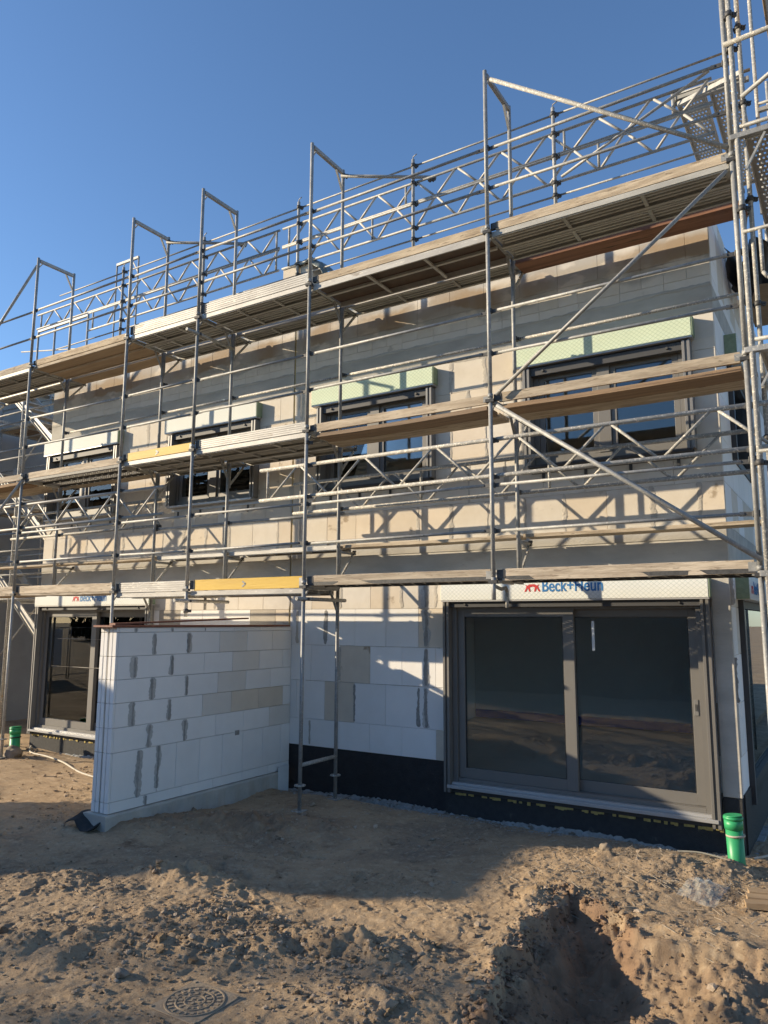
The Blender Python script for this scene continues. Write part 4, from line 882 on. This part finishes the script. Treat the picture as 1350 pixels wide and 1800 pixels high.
# ------------------------------------------------------------------ neighbouring building and stair tower on the left
nb = thing('neighbour_house', 'dark grey building standing beyond the left end of the scaffolded row', 'house', (-22, 7, -2.8))
MB().box((-27, .9, -2.9), (-16.6, 13, 5.2)).build('wall', grey_wall, nb); MB().box((-27.2, .7, 5.202), (-16.4, 13.2, 5.42)).build('roof', concrete, nb)
for y in (4.6, 7.5, 10.2):
    for z in (-1.6, 1.2): f_ = MB().box((-16.598, y, z), (-16.56, y+1.2, z+1.2)).build('window', frame_d, nb); MB().box((-16.559, y+.08, z+.08), (-16.552, y+1.12, z+1.12)).build('pane', glass, f_)
st = thing('stair_tower', 'scaffold stair tower with metal flights between the two buildings', 'scaffold', (-14.6, 3.6, -2.78))
for x in (-16.2, -15.3, -14.1, -12.75):
    for y in (1.6, 2.38, 3.0, 3.9): MB().tube((x, y, -2.74), (x, y, 5.0), RT, 8).build('standard', steel_old, st)
for L in (0, 2, 4):
    for y in (1.6, 2.38, 3.9):
        for h in (0, .5, 1.0): MB().tube((-16.2, y, L+h-.05), (-12.9, y, L+h-.05), .0185, 8).build('ledger', steel_old, st)
    for x in (-16.2, -15.3, -14.1, -12.75): MB().box((x-.024, 1.6, L-.08), (x+.024, 3.9, L-.03)).build('transom', steel_old, st)
    wood_plank(st, -16.2, -14.9, 2.35, 2.65, L, wood, .045); wood_plank(st, -16.2, -14.9, 2.67, 2.97, L, wood2, .045); wood_plank(st, -16.2, -12.9, 3.05, 3.4, L, wood, .045); wood_plank(st, -16.2, -12.9, 3.45, 3.8, L, wood2, .045)
    for (xa, xb, ya, yb) in ((-15.35, -12.95, 1.72, 2.26),):
        fl = MB().bar((xa, ya, L+.9), (xb, ya, L-.95), .03, .16).bar((xa, yb, L+.9), (xb, yb, L-.95), .03, .16).build('stair_flight', alu, st)
        for k in range(1, 9): x = xa+(xb-xa)*k/9; z = L+.9-1.85*k/9; piece('tread', (x-.11, ya+.016, z-.012), (x+.11, yb-.016, z+.012), alu, fl, .003)
    MB().tube((-15.3, 1.66, L+.9), (-12.95, 1.66, L-1.05), .0185, 8).tube((-12.95, 1.66, L-1.05), (-12.95, 1.66, L-1.9), .0185, 8).build('handrail', steel, st)
    MB().tube((-16.2, 2.3, L-1.9), (-14.1, 2.3, L-.1), .0185, 8).build('brace', steel_old, st)
# frames of the further scaffold beyond the roofs
rs_ = thing('scaffold', 'distant scaffold frames rising beyond the flat roofs at the left', 'scaffold', (-16.5, 6.2, -2.78))
for (x, y, zt) in ((-17.1, 6.0, 9.95), (-16.15, 6.0, 9.95)): MB().tube((x, y, -2.7), (x, y, zt), RT, 8).build('standard', steel, rs_)
MB().box((-17.1, 5.97, 9.90), (-16.15, 6.03, 9.97)).bar((-16.42, 6, 9.9), (-16.17, 6, 9.5), .03, .02, (0, 1, 0)).build('frame_transom', steel, rs_)
for (y, zt) in ((5.0, 8.0), (7.6, 8.1)):
    for x in (-19.2, -18.4, -16.9): MB().tube((x, y, -2.7), (x, y, zt), .03, 8).build('standard', steel, rs_)
    MB().box((-19.2, y-.03, zt-.06), (-16.9, y+.03, zt)).build('frame_transom', steel, rs_)
for z in (5.2, 5.9, 6.6, 7.2): MB().tube((-20, 5.0, z+.3), (-13.2, 6.4, z-.25), .022, 8).build('guardrail', steel, rs_)

# ------------------------------------------------------------------ small things on the ground
def green_pipe(x, y, h, r, label, ring):
    z = float(H(x, y)); t = thing('drain_pipe', label, 'pipe', (x, y, z), 'green drain pipes sticking out of the soil')
    MB().tube((x, y, z-.3), (x-.02, y, z+h-.12), r, 24).build('pipe', green, t)
    MB().tube((x-.02, y, z+h-.125), (x-.022, y, z+h-.04), r*1.10, 24).tube((x-.022, y, z+h-.04), (x-.022, y, z+h-.012), r*1.16, 24).tube((x-.022, y, z+h-.012), (x-.023, y, z+h), r*1.05, 24).build('socket', green, t)
    MB().tube((x-.01, y, z+h-.19), (x-.011, y, z+h-.172), r*1.12, 20).build('ring', ring, t)
    return t
green_pipe(-.40, .52, .47, .075, 'green plastic drain pipe standing upright by the right house corner', hose_m)
green_pipe(-11.9, .58, .40, .085, 'green plastic drain pipe with black band beside a round boulder', rubber)
def rock(x, y, s, label, name='boulder', sq=.7, seed=0):
    r_ = np.random.default_rng(seed); import bmesh
    bm = bmesh.new(); bmesh.ops.create_icosphere(bm, subdivisions=3, radius=1)
    k = r_.normal(size=(5, 3))
    for v in bm.verts:
        d = v.co.copy(); f = 1+sum(.10*math.sin(3*float(a @ np.array(d))+i) for i, a in enumerate(k)); v.co = Vector((d.x*f*s, d.y*f*s*.85, d.z*f*s*sq))
    me = bpy.data.meshes.new(name); bm.to_mesh(me); bm.free(); me.materials.append(stone_m); me.polygons.foreach_set('use_smooth', [True]*len(me.polygons))
    o = link(name, me, (x, y, float(H(x, y))+s*sq*.6)); tag(o, label, 'stone'); return o
rock(-11.30, .18, .15, 'smooth round boulder at the foot of the left green pipe', seed=3)
rock(-1.50, .08, .055, 'pale angular stone on the earth bank in front of the terrace door', 'stone', .75, 5)
rock(-3.45, -3.95, .05, 'whitish stone near the left bottom of the churned soil', 'stone', .6, 8)
# inspection cover
mc = thing('manhole_cover', 'square dusty inspection cover with ring pattern set in the soil', 'cover', (-2.83, -3.9, -2.75))
zc = -2.728
MB().box((-3.045, -4.115, zc-.07), (-2.615, -3.685, zc-.006), .008).build('frame', iron, mc)
MB().box((-3.02, -4.09, zc-.0058), (-2.64, -3.71, zc), .003).build('lid', iron, mc)
def ring(r0, r1, z0, z1, n=48):
    vs = []; fs = []
    for i in range(n):
        t = 2*math.pi*i/n; c, s_ = math.cos(t), math.sin(t)
        for r_, z in ((r0, z0), (r0+.002, z1), (r1-.002, z1), (r1, z0)): vs.append((-2.83+c*r_, -3.9+s_*r_, z))
    for i in range(n):
        j = (i+1) % n
        for k in range(3): fs.append((4*i+k, 4*j+k, 4*j+k+1, 4*i+k+1))
    return vs, fs
for r0, r1 in ((.168, .180), (.108, .118), (.056, .066)):
    v_, f_ = ring(r0, r1, zc+.0005, zc+.006); MB().add(v_, f_).build('rim_ring', iron, mc)
stud = MB()
for rr, n in ((.145, 22), (.088, 14), (.03, 5)):
    for i in range(n):
        t = 2*math.pi*i/n; p = Vector((-2.83+rr*math.cos(t), -3.9+rr*math.sin(t), zc+.003)); d = Vector((math.cos(t), math.sin(t), 0)); stud.bar(p-d*.014, p+d*.014, .012+.006*(i % 3), .006)
stud.build('raised_studs', iron, mc, kind='stuff')
for a in ((-3.005, -4.075), (-2.655, -4.075), (-3.005, -3.725), (-2.655, -3.725)): MB().box((a[0]-.012, a[1]-.012, zc+.0003), (a[0]+.012, a[1]+.012, zc+.005), .002).build('corner_lug', iron, mc)
# plastic bag
vs = []; nb_ = 12; random.seed(4)
for i in range(nb_+1):
    for j in range(nb_+1):
        x = -.72+.30*i/nb_+.05*j/nb_; y = -.62+.52*j/nb_-.1*i/nb_; bulge = math.sin(math.pi*i/nb_)*math.sin(math.pi*j/nb_)
        vs.append((x, y, float(H(x, y))+.015+.07*bulge*(.6+.4*math.sin(i*1.7+j*1.1))+random.uniform(0, .02)))
o = MB().add(vs, [(i*(nb_+1)+j, (i+1)*(nb_+1)+j, (i+1)*(nb_+1)+j+1, i*(nb_+1)+j+1) for i in range(nb_) for j in range(nb_)], False).build('plastic_bag', bagm); tag(o, 'crumpled clear plastic bag lying on the soil in front of the right green pipe', 'bag')
# board offcut at the right edge
zb_ = float(H(-.03, -.5))+.03
t = thing('pallet_board', 'pale wooden boards lying on the soil at the right edge of the pit', 'board', (-.03, -.5, zb_))
for k in range(3): MB().bar((-.22, -.55+.11*k, zb_+.012*k), (.5, -.35+.11*k, zb_+.02), .10, .045).build('plank', ply_light, t)
# hoses and cables
def hose(pts, r, m, label, name):
    P_ = [Vector((x, y, float(H(x, y))+r*.8+dz)) for x, y, dz in pts]; Q = []
    for i in range(len(P_)-1):
        p0, p1, p2, p3 = P_[max(i-1, 0)], P_[i], P_[i+1], P_[min(i+2, len(P_)-1)]
        for k in range(6):
            t_ = k/6; Q.append(.5*((2*p1)+(-p0+p2)*t_+(2*p0-5*p1+4*p2-p3)*t_*t_+(-p0+3*p1-3*p2+p3)*t_**3))
    Q.append(P_[-1]); o = MB().sweep(Q, r, 8).build(name, m); tag(o, label, 'cable'); return o
hose([(-12.0, .95, .05), (-11.5, .62, 0), (-10.9, .52, 0), (-10.2, .35, .02), (-9.3, .02, 0), (-8.4, -.1, 0)], .016, hose_m, 'pale conduit hose winding over the soil in front of the left house', 'conduit')
hose([(-.33, 1.0, 0), (-.22, 1.25, .03), (-.10, 1.6, .05), (.1, 2.2, .02)], .012, hose_m, 'pale conduit curling out of the ground right of the green pipe', 'conduit')
hose([(-.95, .62, .02), (-.75, .68, .03), (-.5, .72, .0)], .009, hose_m, 'short thin pale rod lying left of the right green pipe', 'rod')

# ------------------------------------------------------------------ beyond the frame: unseen things added to shade the ground and mirror in the glass
silo = thing('shadow_silo', 'grey square-sided mortar silo on four legs at the site edge', 'silo', (-16.54, -7.12, -2.75))  # unseen block, added and sized for the shadow band on the soil
MB().box((-17.34, -8.3, -.9), (-15.74, -5.95, 2.18), .05).build('bin', cont_m, silo)
hv = [(-17.3, -8.25, -.905), (-15.78, -8.25, -.905), (-15.78, -6.0, -.905), (-17.3, -6.0, -.905), (-16.8, -7.4, -2.2), (-16.3, -7.4, -2.2), (-16.3, -6.85, -2.2), (-16.8, -6.85, -2.2)]
MB().add(hv, [(0, 1, 5, 4), (1, 2, 6, 5), (2, 3, 7, 6), (3, 0, 4, 7), (4, 5, 6, 7)]).build('hopper', cont_m, silo)
for a in (-17.28, -15.8):
    for b in (-8.24, -6.01): MB().tube((a, b, -2.9), (a, b, -.9), .06, 8).build('leg', steel, silo)
fe = thing('site_fence', 'wire site fence with a white banner beyond the silo', 'fence', (-26, -9, -2.75))
for k in range(3):
    y0 = -12.2+3.3*k
    for yy in (y0, y0+3.2): MB().tube((-26, yy, -2.8), (-26, yy, -.75), .021, 8).build('post', steel, fe)
    MB().tube((-26, y0, -.77), (-26, y0+3.2, -.77), .018, 8).tube((-26, y0, -2.6), (-26, y0+3.2, -2.6), .018, 8).build('rail', steel, fe)
    wi = MB()
    for j in range(1, 20): wi.tube((-26, y0+j*.16, -2.6), (-26, y0+j*.16, -.77), .004, 4)
    wi.build('wire', steel, fe, kind='stuff')
MB().box((-25.975, -8.6, -2.3), (-25.965, -6.0, -.8)).build('banner', tape_m, fe)
def added_tree(x, y, h, seed, label):  # trees added out of view to streak the soil with soft shade
    random.seed(seed); t = thing('added_tree', label, 'tree', (x, y, -2.75), 'row of young trees')
    tr = MB(); tr.tube((x, y, -2.9), (x+.1, y+.05, -2.75+h*.55), .11, 8, .08); tr.tube((x+.1, y+.05, -2.75+h*.55), (x+.12, y, -2.75+h), .08, 8, .02)
    cw = MB()
    for k in range(34):
        z = -2.75+h*random.uniform(.3, .99); a = random.uniform(0, 6.28); ln = (1.5-(z+2.75)/h*.9)*random.uniform(.5, 1.1); q = Vector((x+.08+math.cos(a)*ln, y+math.sin(a)*ln, z+ln*.55)); tr.tube((x+.08, y+.03, z), q, .025, 5, .008, False)
        for m_ in range(17):
            c_ = Vector((x+.08, y, z)).lerp(q, random.uniform(.3, 1.1))+Vector((random.gauss(0, .12), random.gauss(0, .12), random.gauss(0, .12))); s_ = random.uniform(.045, .095)
            a_ = Vector((random.uniform(-1, 1), random.uniform(-1, 1), random.uniform(-1, 1))).normalized(); b_ = a_.orthogonal().normalized()
            cw.add([c_-a_*s_, c_-b_*s_*.6, c_+a_*s_, c_+b_*s_*.6], [(0, 1, 2, 3)])
    tr.build('trunk', bark, t); cw.build('crown', leaf, t)
for k, (x, y, h) in enumerate(((-26.5, -15.2, 9.6), (-27.3, -16.35, 10.8), (-26.8, -17.5, 11), (-27.2, -18.6, 11.2))):
    added_tree(x, y, h, 60+k, ('thin young tree with sparse leaves nearest the mortar silo', 'second thin young tree counted from the mortar silo', 'third thin young tree counted from the mortar silo', 'thin young tree farthest from the mortar silo')[k])
hd = thing('hedge', 'long dark clipped hedge behind the photographer', 'hedge', (-2, -13, -2.75)); random.seed(51); hb = MB()  # unseen hedge put in so the door glass mirrors something dark
for k in range(5200):
    x = random.uniform(-15, 13); z = -2.8+3.3*random.random()**.7; y = -13+random.uniform(-.5, .5); s_ = random.uniform(.06, .16)
    a = Vector((random.uniform(-1, 1), random.uniform(-1, 1), random.uniform(-1, 1))).normalized(); b_ = a.orthogonal().normalized(); c_ = Vector((x, y, z))
    hb.add([c_-a*s_, c_-b_*s_*.6, c_+a*s_, c_+b_*s_*.6], [(0, 1, 2, 3)])
hb.build('foliage', leaf, hd)
hs_ = MB()
for k in range(28): hs_.tube((-15+k, -13, -2.9), (-15+k+random.uniform(-.2, .2), -13, .2), .05, 6, .02)
hs_.build('stems', bark, hd); MB().box((-15.2, -13.25, -2.9), (13.2, -12.75, .25)).build('inner_growth', bark, hd)
random.seed(50); tl = MB()
for k in range(9000):
    x = random.uniform(-75, 60); hh = 7.5+2.5*math.sin(x*.35)+1.5*math.sin(x*.9+1); z = -3+hh*random.random()**.8; y = -46+random.uniform(-3, 3); s_ = random.uniform(.25, .65)
    a = Vector((random.uniform(-1, 1), random.uniform(-1, 1), random.uniform(-1, 1))).normalized(); b_ = a.orthogonal().normalized(); c_ = Vector((x, y, z))
    tl.add([c_-a*s_-b_*s_, c_+a*s_-b_*s_, c_+a*s_+b_*s_, c_-a*s_+b_*s_], [(0, 1, 2, 3)])
tl.build('treeline', leaf, None, 'dense dark treeline far behind the photographer', 'stuff')
